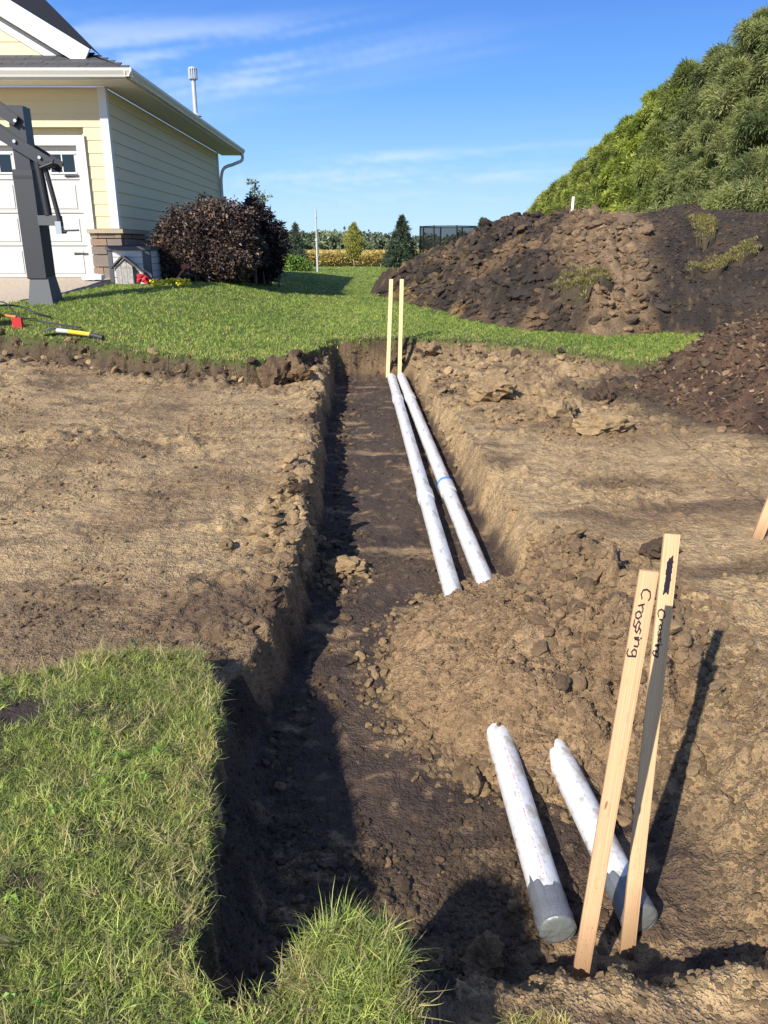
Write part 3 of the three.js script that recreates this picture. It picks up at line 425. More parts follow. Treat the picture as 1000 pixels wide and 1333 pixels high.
  for (const [x, y] of [[-5.48, 2.87], [-5.48, 1.54], [-7.75, 2.87], [-7.75, 1.54]]) { const g = new THREE.CylinderGeometry(0.022, 0.012, 0.27, 8); g.rotateZ(Math.PI / 2); g.scale(1, 1, 0.5); g.translate(x - 0.13, y, -(D0 + 0.052)); P('strap_hinge', g, M.black, gd); }
  // eaves: soffit, fascia, gutters
  const EX = X + 0.58, ED = D0 - 0.6, RD = D1 + 0.6;
  P('soffit', [bx(X0, EX, EV + 0.002, EV + 0.02, ED + 0.02, D0 - 0.03), bx(X - 0.0, EX, EV + 0.002, EV + 0.02, D0 - 0.028, RD)], M.soffit);
  const gut = (a, b, n) => { const s = new THREE.Shape(); s.moveTo(0, 0); s.lineTo(0.075, 0); s.lineTo(0.085, 0.03); s.lineTo(0.12, 0.085); s.lineTo(0.125, 0.125); s.lineTo(0.11, 0.125); s.lineTo(0.10, 0.09); s.lineTo(0.07, 0.02); s.lineTo(0.012, 0.012); s.lineTo(0.012, 0.125); s.lineTo(0, 0.125); const L = a.distanceTo(b), g = new THREE.ExtrudeGeometry(s, { depth: L, bevelEnabled: false }); const z = b.clone().sub(a).normalize(), y = new THREE.Vector3(0, 1, 0); g.applyMatrix4(new THREE.Matrix4().makeBasis(n, y, z).setPosition(a)); return g; };
  P('fascia', [bx(X0, EX, EV + 0.022, EV + 0.15, ED, ED + 0.018), bx(EX - 0.018, EX, EV + 0.022, EV + 0.15, ED + 0.02, RD)], M.white);
  P('gutter', [gut(V(EX + 0.125, EV + 0.03, ED), V(X0, EV + 0.03, ED), new THREE.Vector3(0, 0, 1))], M.gutter);
  P('gutter', [gut(V(EX, EV + 0.03, RD), V(EX, EV + 0.03, ED - 0.12), new THREE.Vector3(1, 0, 0))], M.gutter);
  P('downspout', [tube([V(EX + 0.05, EV + 0.03, RD - 0.12), V(EX + 0.05, EV - 0.12, RD - 0.12), V(EX - 0.15, EV - 0.26, RD - 0.35), V(X + 0.16, EV - 0.42, D1 - 0.06), V(X + 0.08, EV - 0.62, D1 - 0.06), V(X + 0.07, EV - 1.5, D1 - 0.06), V(X + 0.07, 1.3, D1 - 0.06)], 0.045, 60, 8)], M.gutter);
  // roofs
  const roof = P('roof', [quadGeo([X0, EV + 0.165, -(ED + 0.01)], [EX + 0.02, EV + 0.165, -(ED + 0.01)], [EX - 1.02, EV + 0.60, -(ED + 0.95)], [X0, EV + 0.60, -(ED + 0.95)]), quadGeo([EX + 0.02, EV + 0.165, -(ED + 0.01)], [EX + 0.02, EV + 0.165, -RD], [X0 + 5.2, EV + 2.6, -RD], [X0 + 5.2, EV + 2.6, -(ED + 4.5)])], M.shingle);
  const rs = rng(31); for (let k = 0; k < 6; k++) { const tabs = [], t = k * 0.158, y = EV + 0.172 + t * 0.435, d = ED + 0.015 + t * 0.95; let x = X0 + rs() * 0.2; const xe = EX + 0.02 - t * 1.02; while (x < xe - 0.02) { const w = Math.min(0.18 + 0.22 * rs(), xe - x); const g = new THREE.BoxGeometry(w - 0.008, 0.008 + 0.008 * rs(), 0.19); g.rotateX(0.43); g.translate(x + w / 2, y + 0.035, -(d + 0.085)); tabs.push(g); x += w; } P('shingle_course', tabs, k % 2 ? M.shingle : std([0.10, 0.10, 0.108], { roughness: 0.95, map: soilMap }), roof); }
  // gable above the door: triangle, rake boards, steep dark roof behind
  const gx = X - 0.35, gy = EV + 0.50, dirx = -0.866, diry = 0.5, L = 5.2, G = D0 + 0.2;
  const tri = new THREE.Shape(); tri.moveTo(gx - 0.2, gy - 0.2); tri.lineTo(gx + dirx * L, gy + diry * L); tri.lineTo(X0, gy + diry * L); tri.lineTo(X0, gy - 0.2); const tg = new THREE.ExtrudeGeometry(tri, { depth: 0.1, bevelEnabled: false }); tg.translate(0, 0, -(G + 0.12));
  const gable = P('gable_wall', tg, M.siding); for (let k = 0; k < 10; k++) { const y = gy + 0.02 + k * 0.21, x1 = gx - 0.30 + (y - gy) / diry * dirx; const g = new THREE.BoxGeometry(x1 - X0, 0.224, 0.013); g.rotateX(-0.055); g.translate((x1 + X0) / 2, y + 0.11, -(G - 0.01)); P('siding_board', g, M.siding, gable); }
  const up = new THREE.Vector3(dirx, diry, 0), nrm = new THREE.Vector3(0.5, 0.866, 0), A = V(gx + 0.1, gy - 0.06, D0 - 0.02);
  P('rake_board', bar(A.clone(), A.clone().addScaledVector(up, L), 0.05, 0.30, nrm.clone()), M.white);
  P('rake_trim', bar(V(gx - 0.10, gy - 0.24, G - 0.03), V(gx - 0.10, gy - 0.24, G - 0.03).addScaledVector(up, L), 0.03, 0.16, nrm), M.white);
  P('rake_soffit', bar(V(gx + 0.04, gy - 0.16, D0 + 0.11), V(gx + 0.04, gy - 0.16, D0 + 0.11).addScaledVector(up, L), 0.22, 0.02, nrm), M.soffit);
  const R0 = A.clone().addScaledVector(nrm, 0.17), R1 = R0.clone().addScaledVector(up, L), S1 = V(-8.75, 8.15, 19.2), S0 = V(gx + 0.32, gy - 0.02, D0 + 0.25);
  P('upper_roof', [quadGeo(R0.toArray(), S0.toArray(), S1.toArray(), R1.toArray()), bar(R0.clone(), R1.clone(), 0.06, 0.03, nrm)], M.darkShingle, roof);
  // flue
  const fx = -4.84, fd = 22, fl = P('flue_pipe', [rod(V(fx, 4.6, fd), V(fx, 5.75, fd), 0.055, 0.055, 14), rod(V(fx, 4.86, fd), V(fx, 4.93, fd), 0.16, 0.065, 14)], M.galv);
  const fins = [rod(V(fx, 5.68, fd), V(fx, 5.72, fd), 0.07, 0.115, 14), rod(V(fx, 5.93, fd), V(fx, 5.97, fd), 0.115, 0.09, 14)]; for (let k = 0; k < 12; k++) { const a = k * Math.PI / 6; fins.push(rod(V(fx + 0.1 * Math.cos(a), 5.70, fd + 0.1 * Math.sin(a)), V(fx + 0.1 * Math.cos(a), 5.95, fd + 0.1 * Math.sin(a)), 0.016, 0.016, 6)); } P('flue_cap', fins, M.galv, fl);
}

// ------------------------------------------------------------------ basketball hoop
{
  const x = -4.95, d = 11.62, y0 = 0.86, hoop = thing('basketball_hoop', 'black padded post of a basketball hoop with lift arms in front of the garage', 'basketball hoop', V(x, y0, d));
  const P = (n, g, m, par = hoop) => piece(n, g, m, par);
  const boot = new THREE.CylinderGeometry(0.18, 0.255, 0.40, 4, 1); boot.rotateY(Math.PI / 4); boot.scale(1, 1, 1.15); boot.translate(x + 0.02, 1.04, -d); const bootF = boot.toNonIndexed(); bootF.computeVertexNormals(); P('boot', bootF, M.boot);
  const rb = (w, h, t, yc) => { const s = new THREE.Shape(), a = w / 2 - 0.02, b = t / 2 - 0.02; s.moveTo(-a, -b); s.lineTo(a, -b); s.lineTo(a, b); s.lineTo(-a, b); s.closePath(); const g = new THREE.ExtrudeGeometry(s, { depth: h, bevelEnabled: true, bevelSize: 0.02, bevelThickness: 0.01, bevelSegments: 2 }); g.rotateX(-Math.PI / 2); g.translate(x, yc - h / 2, -d); return g; };
  P('post_pad', rb(0.27, 1.42, 0.34, 1.93), M.pad); P('pad_strap', rb(0.276, 0.03, 0.346, 2.55), M.black); P('post', rb(0.21, 2.3, 0.24, 2.28), M.steel);
  for (const s of [-1, 1]) {
    const z = d - s * 0.17; P('lift_arm', bar(V(x + 0.42, 2.70, z), V(x - 1.7, 4.10 - 0.12, z), 0.035, 0.155, new THREE.Vector3(0.5, 0.8, 0)), M.steel); P('lift_arm', bar(V(x + 0.02, 3.24, z), V(x - 1.7, 4.36, z), 0.035, 0.135, new THREE.Vector3(0.5, 0.8, 0)), M.steel);
    for (const [bx_, by] of [[0.02, 3.24], [-0.03, 2.99], [0.28, 2.79]]) P('bolt', rod(V(x + bx_, by, z - 0.03 * s), V(x + bx_, by, z - 0.05 * s), 0.022, 0.022, 10), M.zinc);
  }
  P('cross_pin', [rod(V(x + 0.36, 2.72, d - 0.2), V(x + 0.36, 2.72, d + 0.2), 0.03), rod(V(x + 0.28, 2.66, d - 0.23), V(x + 0.46, 2.72, d - 0.23), 0.02)], M.black);
  const act = P('actuator', [rod(V(x + 0.22, 2.74, d - 0.14), V(x + 0.27, 2.06, d - 0.14), 0.055)], M.black);
  P('bracket', [bx(x + 0.13, x + 0.40, 1.93, 2.06, d - 0.18, d + 0.02)], M.boot);
  const crank = P('crank_rod', [rod(V(x + 0.32, 2.68, d - 0.16), V(x + 0.44, 1.92, d - 0.16), 0.032)], M.black);
  P('gear_box', [bx(x + 0.37, x + 0.45, 1.82, 1.98, d - 0.20, d - 0.10)], M.zinc, crank); P('crank_handle', [rod(V(x + 0.45, 1.86, d - 0.16), V(x + 0.50, 1.84, d - 0.16), 0.025), rod(V(x + 0.5, 1.86, d - 0.16), V(x + 0.68, 1.865, d - 0.16), 0.012)], M.black, crank);
}

// ------------------------------------------------------------------ things by the house corner
{
  const base = V(-4.5, 1.06, 14.7), box = thing('storage_box', 'grey slatted storage box with darker lid and frame beside the stone pier', 'storage box', base), P = (n, g, m, par = box) => piece(n, g, m, par);
  const dark = std([0.10, 0.11, 0.13], { map: grainNoise, roughness: 0.6 }), pale = std([0.58, 0.56, 0.52], { roughness: 0.7 }), y0 = 1.02;
  P('body', bx(-4.84, -4.16, y0, 1.60, 14.33, 15.2), std([0.2, 0.2, 0.2]));
  for (let k = 0; k < 5; k++) { P('front_slat', bx(-4.80, -4.26, y0 + 0.01 + k * 0.115, y0 + 0.115 + k * 0.115, 14.305, 14.329), pale); P('side_slat', bx(-4.159, -4.14, y0 + 0.01 + k * 0.115, y0 + 0.115 + k * 0.115, 14.37, 15.18), pale); }
  for (const [a, b] of [[-4.87, -4.80], [-4.26, -4.13]]) P('corner_post', bx(a, b, y0, 1.6, 14.29, 14.36), dark);
  P('lid', [bx(-4.90, -4.10, 1.602, 1.665, 14.26, 15.25)], dark);
}
{
  const wood = std([0.50, 0.47, 0.43], { map: grainNoise, bumpMap: grainNoise, bumpScale: 0.004 }), roofM = std([0.09, 0.085, 0.08]), h = thing('wooden_birdhouse', 'weathered grey wooden board house with pitched roof leaning against the storage box', 'garden ornament', V(-4.57, 1.04, 14.18)), P = (n, g, m) => piece(n, g, m, h);
  for (let k = 0; k < 3; k++) { const a = -4.72 + k * 0.10; const s = new THREE.Shape(); const t = x => 1.44 - Math.abs(x + 4.57) * 0.75; s.moveTo(a, 1.03); s.lineTo(a + 0.094, 1.03); s.lineTo(a + 0.094, t(a + 0.094)); if (k === 1) s.lineTo(-4.57, t(-4.57)); s.lineTo(a, t(a)); const g = new THREE.ExtrudeGeometry(s, { depth: 0.10, bevelEnabled: false }); g.translate(0, 0, -14.28); P('board', g, wood); }
  P('roof_board', bar(V(-4.575, 1.50, 14.2), V(-4.80, 1.30, 14.2), 0.16, 0.025, new THREE.Vector3(-0.66, 0.75, 0)), roofM); P('roof_board', bar(V(-4.56, 1.50, 14.2), V(-4.22, 1.22, 14.2), 0.16, 0.025, new THREE.Vector3(0.64, 0.77, 0)), roofM);
}
{ const r = rng(5), g = []; for (let k = 0; k < 26; k++) { const t = new THREE.SphereGeometry(0.035, 7, 5); t.scale(1, 0.6, 1); t.rotateX(r() * 3); t.translate(-4.23 + (r() - 0.5) * 0.15, 1.12 + (r() - 0.5) * 0.14, -14.08 + (r() - 0.5) * 0.12); g.push(t); } tag(part('red_flower', g, std([0.50, 0.02, 0.03])), 'bright red flower cluster at the right foot of the wooden board house', 'flower'); }
{ const r = rng(6), yel = std([0.70, 0.55, 0.03]); [[-3.84, 13.62, 'first yellow flower clump from the left under the purple bush'], [-3.62, 13.75, 'taller middle yellow flower clump below the purple bush'], [-3.40, 13.6, 'rightmost yellow flower clump before the purple bush']].forEach(([x, d, label], i) => { const g = [], y = lawnLevel(x, d); for (let k = 0; k < 34; k++) { const t = new THREE.SphereGeometry(0.026, 6, 4); t.scale(1, 0.45, 1); t.rotateX(r() * 3); t.translate(x + (r() - 0.5) * 0.22, y + 0.03 + r() * 0.10, -(d + (r() - 0.5) * 0.12)); g.push(t); } tag(part('yellow_flowers', g, yel), label, 'flowers', 'yellow flower clumps under the bush'); }); }
tag(part('garden_trowel', [rod(V(-3.62, 1.07, 13.8), V(-3.42, 1.34, 13.95), 0.016), bx(-3.50, -3.40, 1.30, 1.37, 13.92, 13.97)], std([0.33, 0.10, 0.06])), 'small red brown handled tool stuck up among the yellow flowers', 'hand tool');
tag(part('white_bag', (() => { const g = new THREE.BoxGeometry(0.34, 0.10, 0.24, 12, 4, 8), p = g.attributes.position; for (let i = 0; i < p.count; i++) { const x = p.getX(i), z = p.getZ(i); p.setXYZ(i, x, p.getY(i) * (1 - 1.4 * Math.pow(x / 0.34, 2)) + 0.02 * noise(x * 14, z * 14), z * (1 - 0.6 * Math.pow(x / 0.34, 2))); } g.computeVertexNormals(); g.translate(-5.06, 1.16, -14.0); return g; })(), std([0.62, 0.66, 0.72])), 'small white folded bag on the driveway edge left of the storage box', 'bag');

// ------------------------------------------------------------------ leaves, shrubs and trees
function leafGeo(w, l, n, seed, spread = 1, fold = 0.25) {            // a spray of n pointed leaves round one twig
  const r = rng(seed), P = [], N = [];
  for (let k = 0; k < n; k++) {
    const a = r() * 6.28, e = (r() - 0.35) * 1.6, dir = new THREE.Vector3(Math.cos(a) * Math.cos(e), Math.sin(e), Math.sin(a) * Math.cos(e)), s = new THREE.Vector3().crossVectors(dir, new THREE.Vector3(r() - 0.5, 1, r() - 0.5)).normalize(), u = s.clone().cross(dir).normalize();
    const o = dir.clone().multiplyScalar(spread * r()), L = l * (0.7 + 0.6 * r()), W = w * (0.7 + 0.6 * r());
    const b = o, m1 = o.clone().addScaledVector(dir, L * 0.45).addScaledVector(s, W * 0.5).addScaledVector(u, fold * W), m2 = o.clone().addScaledVector(dir, L * 0.45).addScaledVector(s, -W * 0.5).addScaledVector(u, fold * W), t = o.clone().addScaledVector(dir, L).addScaledVector(u, -0.15 * L);
    for (const q of [b, m1, t, b, t, m2]) P.push(q.x, q.y, q.z);
  }
  const g = new THREE.BufferGeometry(); g.setAttribute('position', new THREE.Float32BufferAttribute(P, 3)); g.setAttribute('uv', new THREE.Float32BufferAttribute(new Float32Array(P.length / 3 * 2), 2)); g.computeVertexNormals(); return g;
}
const leafMat = new THREE.MeshPhysicalMaterial({ color: 0xffffff, roughness: 0.75, side: THREE.DoubleSide, transmission: 0.3, thickness: 0 });
const darkLeafMat = new THREE.MeshStandardMaterial({ color: 0xffffff, roughness: 0.55, side: THREE.DoubleSide });
function shrub(name, label, group, lobes, n, cols, size, seed) {
  const r0 = rng(seed + 1), main = lobes; lobes = lobes.concat([...Array(main.length * 6)].map(() => { const [x, y, d, rx, ry, rd] = main[Math.floor(r0() * main.length)], a = r0() * 6.28, c = 1.6 * r0() - 0.6, s = Math.sqrt(Math.max(0, 1 - c * c)), q = 0.18 + 0.22 * r0(); return [x + Math.cos(a) * s * rx * 0.95, y + c * ry * 0.95, d + Math.sin(a) * s * rd * 0.95, rx * q, ry * (q + 0.08), rd * q]; }));
  const r = rng(seed), base = V(lobes[0][0], lawnLevel(lobes[0][0], lobes[0][2]), lobes[0][2]), t = thing(name, label, 'shrub', base, group), list = [], stems = [];
  for (let i = 0; i < n; i++) {
    const [x, y, d, rx, ry, rd] = r() < 0.55 ? main[Math.floor(r() * main.length)] : lobes[Math.floor(r() * lobes.length)], a = r() * 6.28, c = 2 * r() - 1, s = Math.sqrt(1 - c * c), wob = 1 + 0.22 * noise(a * 1.6 + seed, c * 3) + 0.15 * noise(a * 5, c * 8 + seed), q = Math.pow(r(), 0.28) * wob;
    const px = x + Math.cos(a) * s * rx * q, py = y + c * ry * q, pd = d + Math.sin(a) * s * rd * q; if (py < base.y + 0.03) continue;
    list.push({ x: px, y: py, z: -pd, s: size * (0.7 + 0.6 * r()), rx: (r() - 0.5) * 2, ry: r() * 6.28, rz: (r() - 0.5) * 2, c: blend(cols[Math.floor(r() * cols.length)], cols[0], r() * 0.5).map(tone(r, 0.7, 0.6)) });
  }
  for (let k = 0; k < 12; k++) { const [x, y, d, rx, ry] = lobes[k % lobes.length], a = r() * 6.28; stems.push(rod(V(x + 0.1 * Math.cos(a), base.y - 0.05, d + 0.1 * Math.sin(a)), V(x + rx * 0.7 * Math.cos(a), y + ry * 0.5 * r(), d + rx * 0.6 * Math.sin(a)), 0.02, 0.008, 6)); }
  part('stem', stems, M.bark, t); stuff('foliage', leafGeo(0.5, 1, 7, seed, 0.9), darkLeafMat, list, t); return t;
}
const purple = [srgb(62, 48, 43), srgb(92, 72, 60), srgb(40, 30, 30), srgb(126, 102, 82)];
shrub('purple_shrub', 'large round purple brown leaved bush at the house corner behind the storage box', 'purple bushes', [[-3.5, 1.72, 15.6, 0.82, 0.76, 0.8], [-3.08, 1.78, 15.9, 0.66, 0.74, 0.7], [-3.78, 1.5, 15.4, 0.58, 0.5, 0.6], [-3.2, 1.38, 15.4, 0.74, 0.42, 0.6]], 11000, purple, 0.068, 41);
shrub('purple_shrub', 'purple bush right of the larger one, its shade painted into darker leaves', 'purple bushes', [[-2.64, 1.74, 16.9, 0.50, 0.78, 0.6], [-2.55, 1.5, 16.8, 0.45, 0.55, 0.5]], 4200, [srgb(32, 24, 26), srgb(42, 32, 32), srgb(26, 20, 22)], 0.075, 43);  // leaf colours set near-black, painting in the shade behind the larger bush
{ const t = thing('young_sapling', 'thin green leaved sapling rising above the purple bushes', 'sapling', V(-2.75, 1.03, 17.6)), r = rng(44), l = []; part('stem', [tube([V(-2.75, 1.0, 17.6), V(-2.76, 2.0, 17.6), V(-2.72, 2.95, 17.55)], 0.012, 16, 5), tube([V(-2.75, 2.1, 17.6), V(-2.62, 2.5, 17.6), V(-2.52, 2.7, 17.6)], 0.008, 10, 5)], M.bark, t); for (let k = 0; k < 130; k++) { const q = r(), b = r() < 0.35; l.push({ x: (b ? mix(-2.7, -2.52, q) : -2.74) + (r() - 0.5) * 0.26, y: b ? mix(2.2, 2.75, q) : mix(2.0, 3.0, q), z: -17.6 + (r() - 0.5) * 0.2, s: 0.06, rx: r() * 2, ry: r() * 6, rz: r() * 2, c: blend(srgb(84, 104, 58), srgb(120, 130, 70), r()) }); } stuff('foliage', leafGeo(0.5, 1, 4, 9, 0.6), leafMat, l, t); }

const SPRAY = leafGeo(0.22, 1, 16, 3, 0.35, 0.1), SPRAY2 = leafGeo(0.16, 1.0, 20, 8, 0.5, 0.05), DROOP = leafGeo(0.13, 0.9, 22, 21, 0.9, 0.1);
// a conifer: tapered trunk, whorls of limbs, needle sprays thick along the limbs
function conifer(name, label, category, group, x, d, y0, H, R, n, cols, size, seed, { full = 0.15, power = 0.8, dense = 0.5, clumps = 0, geo = SPRAY, tiers = 0, mat = leafMat } = {}) {
  const r = rng(seed), t = thing(name, label, category, V(x, y0, d), group), list = [], limbs = [];
  part('trunk', [rod(V(x, y0 - 0.2, d), V(x, y0 + H * 0.93, d), Math.max(0.03, H * 0.018), 0.01, 8)], M.bark, t);
  const prof = h => R * Math.pow(1 - h, power) * (h < full ? 0.75 + 0.25 * h / full : 1);
  const nl = tiers ? tiers * 7 : 30; for (let k = 0; k < nl; k++) { const h = tiers ? (Math.floor(k / 7) + 0.5) / tiers * 0.93 : r() * 0.9, a = r() * 6.28, L = prof(h) * 0.9; limbs.push(rod(V(x, y0 + h * H, d), V(x + Math.cos(a) * L, y0 + h * H - 0.1 * L + (tiers ? 0.12 * L : 0), d + Math.sin(a) * L), H * 0.004 + 0.006, 0.004, 5)); }
  part('limbs', limbs, M.bark, t);
  const blobs = []; for (let k = 0; k < clumps; k++) { const h = 1 - Math.pow(r(), 0.78), a = r() * 6.28, q = prof(h) * (0.5 + 0.5 * Math.sqrt(r())) * (0.92 + 0.25 * noise(a * 2 + seed, h * 5)); blobs.push([Math.cos(a) * q, h * H * 0.97, Math.sin(a) * q, (0.20 + 0.42 * r() * r()) * R / 2.3 * (1 - 0.45 * h), r()]); }
  for (let i = 0; i < n && clumps; i++) {
    const [bx0, by0, bz0, br, hue0] = blobs[Math.floor(r() * clumps)], a = r() * 6.28, c = 2 * r() - 1, s = Math.sqrt(1 - c * c), q = Math.pow(r(), 0.45) * br * (1 + 0.5 * noise(a * 2 + hue0 * 50, c * 3)), hue = clamp(hue0 + 0.5 * (r() - 0.5));
    list.push({ x: x + bx0 + Math.cos(a) * s * q * 1.25, y: Math.max(y0 + 0.1, y0 + by0 + c * q * 0.8), z: -(d + bz0 + Math.sin(a) * s * q * 1.25), s: size * (0.5 + 0.9 * r()), rx: (r() - 0.5) * 1.6, ry: r() * 6.28, rz: (r() - 0.5) * 1.6, c: (r() < 0.07 && cols[2] ? cols[2] : blend(cols[0], cols[1], hue)).map(tone(r, 0.75, 0.5)) });
  }
  for (let i = 0; i < n && !clumps; i++) {
    let h = 1 - Math.pow(r(), 0.62); let lobe = 1;
    if (tiers) { const k = h * tiers, f = k - Math.floor(k); lobe = 1.12 - 0.75 * f; }
    const a = r() * 6.28, q = Math.pow(r(), dense * (tiers ? 1.1 : 0.7)), wob = 1 + (tiers ? 0.20 : 0.42) * noise(a * 1.9 + seed, h * 6) + (tiers ? 0.13 : 0.26) * noise(a * 6 + seed, h * 17), rr = prof(h) * q * lobe * wob;
    const hue = clamp(0.5 + 1.5 * noise(a * 3 + seed * 1.3, h * 11) + 0.5 * (r() - 0.5)), c = blend(cols[0], cols[1], hue);
    list.push({ x: x + Math.cos(a) * rr, y: y0 + h * H * 0.98 + 0.04 * H * (r() - 0.5) - rr * 0.08, z: -(d + Math.sin(a) * rr), s: size * (0.6 + 0.8 * r()) * (1 - 0.45 * h), rx: (r() - 0.5) * 1.4, ry: r() * 6.28, rz: (r() - 0.5) * 1.4, c: (r() < 0.06 && cols[2] ? cols[2] : c).map(tone(r, 0.75, 0.5)) });
  }
  for (let k = 0; k < 10; k++) list.push({ x, y: y0 + H * (0.90 + 0.01 * k), z: -d, s: size * 0.4, rx: (r() - 0.5), ry: r() * 6, rz: 0, c: cols[1] });
  stuff('crown', geo, mat, list, t); return t;
}
const greyG = [srgb(88, 104, 52), srgb(160, 166, 98), srgb(180, 174, 122)], brightG = [srgb(104, 122, 42), srgb(172, 182, 70), srgb(194, 198, 96)], oliveG = [srgb(104, 120, 48), srgb(168, 176, 80), srgb(182, 182, 98)];
[
  [13.4, 20.6, 10.2, 3.1, greyG, 'tallest grey green tree of the row, cut by the right edge'], [13.2, 23.8, 9.8, 2.9, greyG, 'grey green tree second from the right edge in the tall row'], [13.0, 26.8, 9.3, 2.8, greyG, 'grey green tree with a loose dark top in the middle right of the row'],
  [12.9, 29.8, 8.8, 2.7, greyG, 'dense grey green tree of the row above the dark right half of the mound'], [12.8, 32.8, 8.4, 2.6, greyG, 'grey green tree of the row second from the bright yellow green ones'],
  [12.7, 36.0, 8.5, 2.5, [srgb(96, 112, 48), srgb(164, 172, 84), srgb(182, 180, 110)], 'last of the grey green trees, next to the bright yellow green ones'], [12.7, 39.4, 8.3, 2.5, brightG, 'bright yellow green tree in the row just left of the grey green trees'],
  [12.8, 43, 7.9, 2.5, brightG, 'farther bright yellow green tree above the stony part of the mound'], [12.8, 47, 7.4, 2.5, oliveG, 'nearest olive green tree in the receding far part of the row'], [12.8, 51, 6.9, 2.5, oliveG, 'second olive green tree from the bright ones in the row'], [12.8, 55.5, 6.3, 2.5, oliveG, 'third olive green tree from the bright ones in the row'], [12.9, 60, 5.8, 2.6, oliveG, 'olive green tree beside the lowest one at the far end of the row'], [13.0, 65, 5.4, 2.7, oliveG, 'last and lowest olive green tree, at the left end of the row'],
].forEach(([x, d, H, R, cols, label], i) => conifer('row_tree', label, 'tree', 'trees in the row behind the mound', x, d, 0.45, H, R, Math.round(28000 * Math.pow(24 / d, 0.9)) + 3500, cols, 0.06 + 0.0045 * d, 500 + i * 7, { power: 0.50, clumps: 240, geo: cols !== oliveG && cols !== brightG ? DROOP : SPRAY2 }));
conifer('blue_spruce', 'dark green spruce standing alone on the far lawn before the trampoline', 'tree', null, 0.98, 45, 0.66, 2.7, 1.12, 1500, [srgb(44, 62, 44), srgb(96, 114, 84)], 0.30, 71, { tiers: 8, power: 0.85, dense: 0.6 });
conifer('small_spruce', 'pointed spruce rising behind the left slope of the mound', 'tree', null, 5.95, 50, 0.6, 2.85, 1.0, 900, [srgb(58, 84, 56), srgb(104, 126, 84)], 0.28, 72, { tiers: 8, power: 1.0, dense: 0.7 });
conifer('young_spruce', 'small open grey green spruce at the right of the purple bushes', 'tree', null, -4.12, 38, 0.68, 2.1, 0.62, 420, [srgb(64, 82, 60), srgb(120, 134, 104)], 0.24, 73, { tiers: 6, power: 0.75, dense: 0.8 });
{ const t = thing('yellow_sapling', 'slender yellow green young tree before the golden crop field', 'tree', V(-1.84, 0.6, 50)), r = rng(74), l = []; part('trunk', [rod(V(-1.84, 0.5, 50), V(-1.83, 2.9, 50), 0.04, 0.012, 7)], std([0.25, 0.17, 0.10]), t); for (let k = 0; k < 420; k++) { const h = r(), a = r() * 6.28, q = Math.sqrt(r()) * 0.55 * Math.sin(Math.PI * clamp(h * 0.92 + 0.08)) * 1.1; l.push({ x: -1.84 + Math.cos(a) * q, y: 1.15 + h * 1.95, z: -50 - Math.sin(a) * q, s: 0.14, rx: r() * 2, ry: r() * 6, rz: r() * 2, c: blend(srgb(120, 132, 50), srgb(168, 158, 62), r()) }); } stuff('crown', leafGeo(0.45, 1, 8, 12, 0.8), leafMat, l, t); }
shrub('low_shrub', 'low bright green rounded shrub under the small spruce by the bush', null, [[-4.0, 0.95, 36, 0.55, 0.38, 0.5], [-3.7, 0.9, 36, 0.4, 0.3, 0.4]], 900, [srgb(92, 122, 48), srgb(120, 146, 60)], 0.12, 75);
shrub('field_shrub', 'green bush on the far lawn behind the left end of the mound', null, [[6.4, 1.3, 48, 0.9, 0.75, 0.8], [7.3, 1.35, 49, 0.9, 0.8, 0.8], [5.4, 1.1, 48, 0.6, 0.5, 0.6]], 1800, [srgb(78, 102, 52), srgb(112, 130, 70)], 0.16, 76);
{ // far wood beyond the field: a mass of crowns
  const r = rng(90), g = clodShape(5, 2, 0.9), l = [], lv = []; const hill = [srgb(74, 88, 54), srgb(98, 108, 68), srgb(86, 96, 74)];
  for (let k = 0; k < 1500; k++) { const x = -260 + r() * 460, row = r(), d = 270 + row * 90, s = 2.2 + 2.2 * r(), hTop = 4.4 + 2.2 * fbm(x * 0.02, 3, 3) + row * 1.4, y = 0.4 + r() * hTop; const c = blend(hill[k % 3], hill[(k + 1) % 3], r()).map(tone(r, 0.8, 0.4)); for (let q = 0; q < 26; q++) { const a = r() * 6.28, e = Math.acos(2 * r() - 1), R = s * (0.7 + 0.4 * r()); lv.push({ x: x + Math.cos(a) * Math.sin(e) * R, y: Math.max(0.5, y + Math.cos(e) * R * 0.8), z: -(d + Math.sin(a) * Math.sin(e) * R), s: 1.0 + 0.8 * r(), rx: r() * 3, ry: r() * 6, rz: r() * 3, c: c.map(tone(r, 0.8, 0.5)) }); } }
  stuff('distant_wood', leafGeo(0.7, 1, 6, 15, 0.5), darkLeafMat, lv, scene, 'long band of far woods on the horizon beyond the golden field', 'woods');
}
{ // ripe crop
  const r = rng(91), l = [], g = leafGeo(0.16, 1, 12, 18, 0.15, 0.05);
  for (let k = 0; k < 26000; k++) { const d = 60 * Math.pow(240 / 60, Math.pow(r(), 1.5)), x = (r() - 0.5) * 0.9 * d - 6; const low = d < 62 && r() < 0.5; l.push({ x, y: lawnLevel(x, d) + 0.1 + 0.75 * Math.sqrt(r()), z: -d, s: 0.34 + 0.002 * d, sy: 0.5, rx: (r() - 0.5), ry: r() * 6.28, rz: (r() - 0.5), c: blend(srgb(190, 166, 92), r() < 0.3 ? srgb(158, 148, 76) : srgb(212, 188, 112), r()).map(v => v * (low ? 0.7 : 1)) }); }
  stuff('crop_field', g, darkLeafMat, l, scene, 'golden ripe crop standing in a strip beyond the far lawn', 'crop field');
}
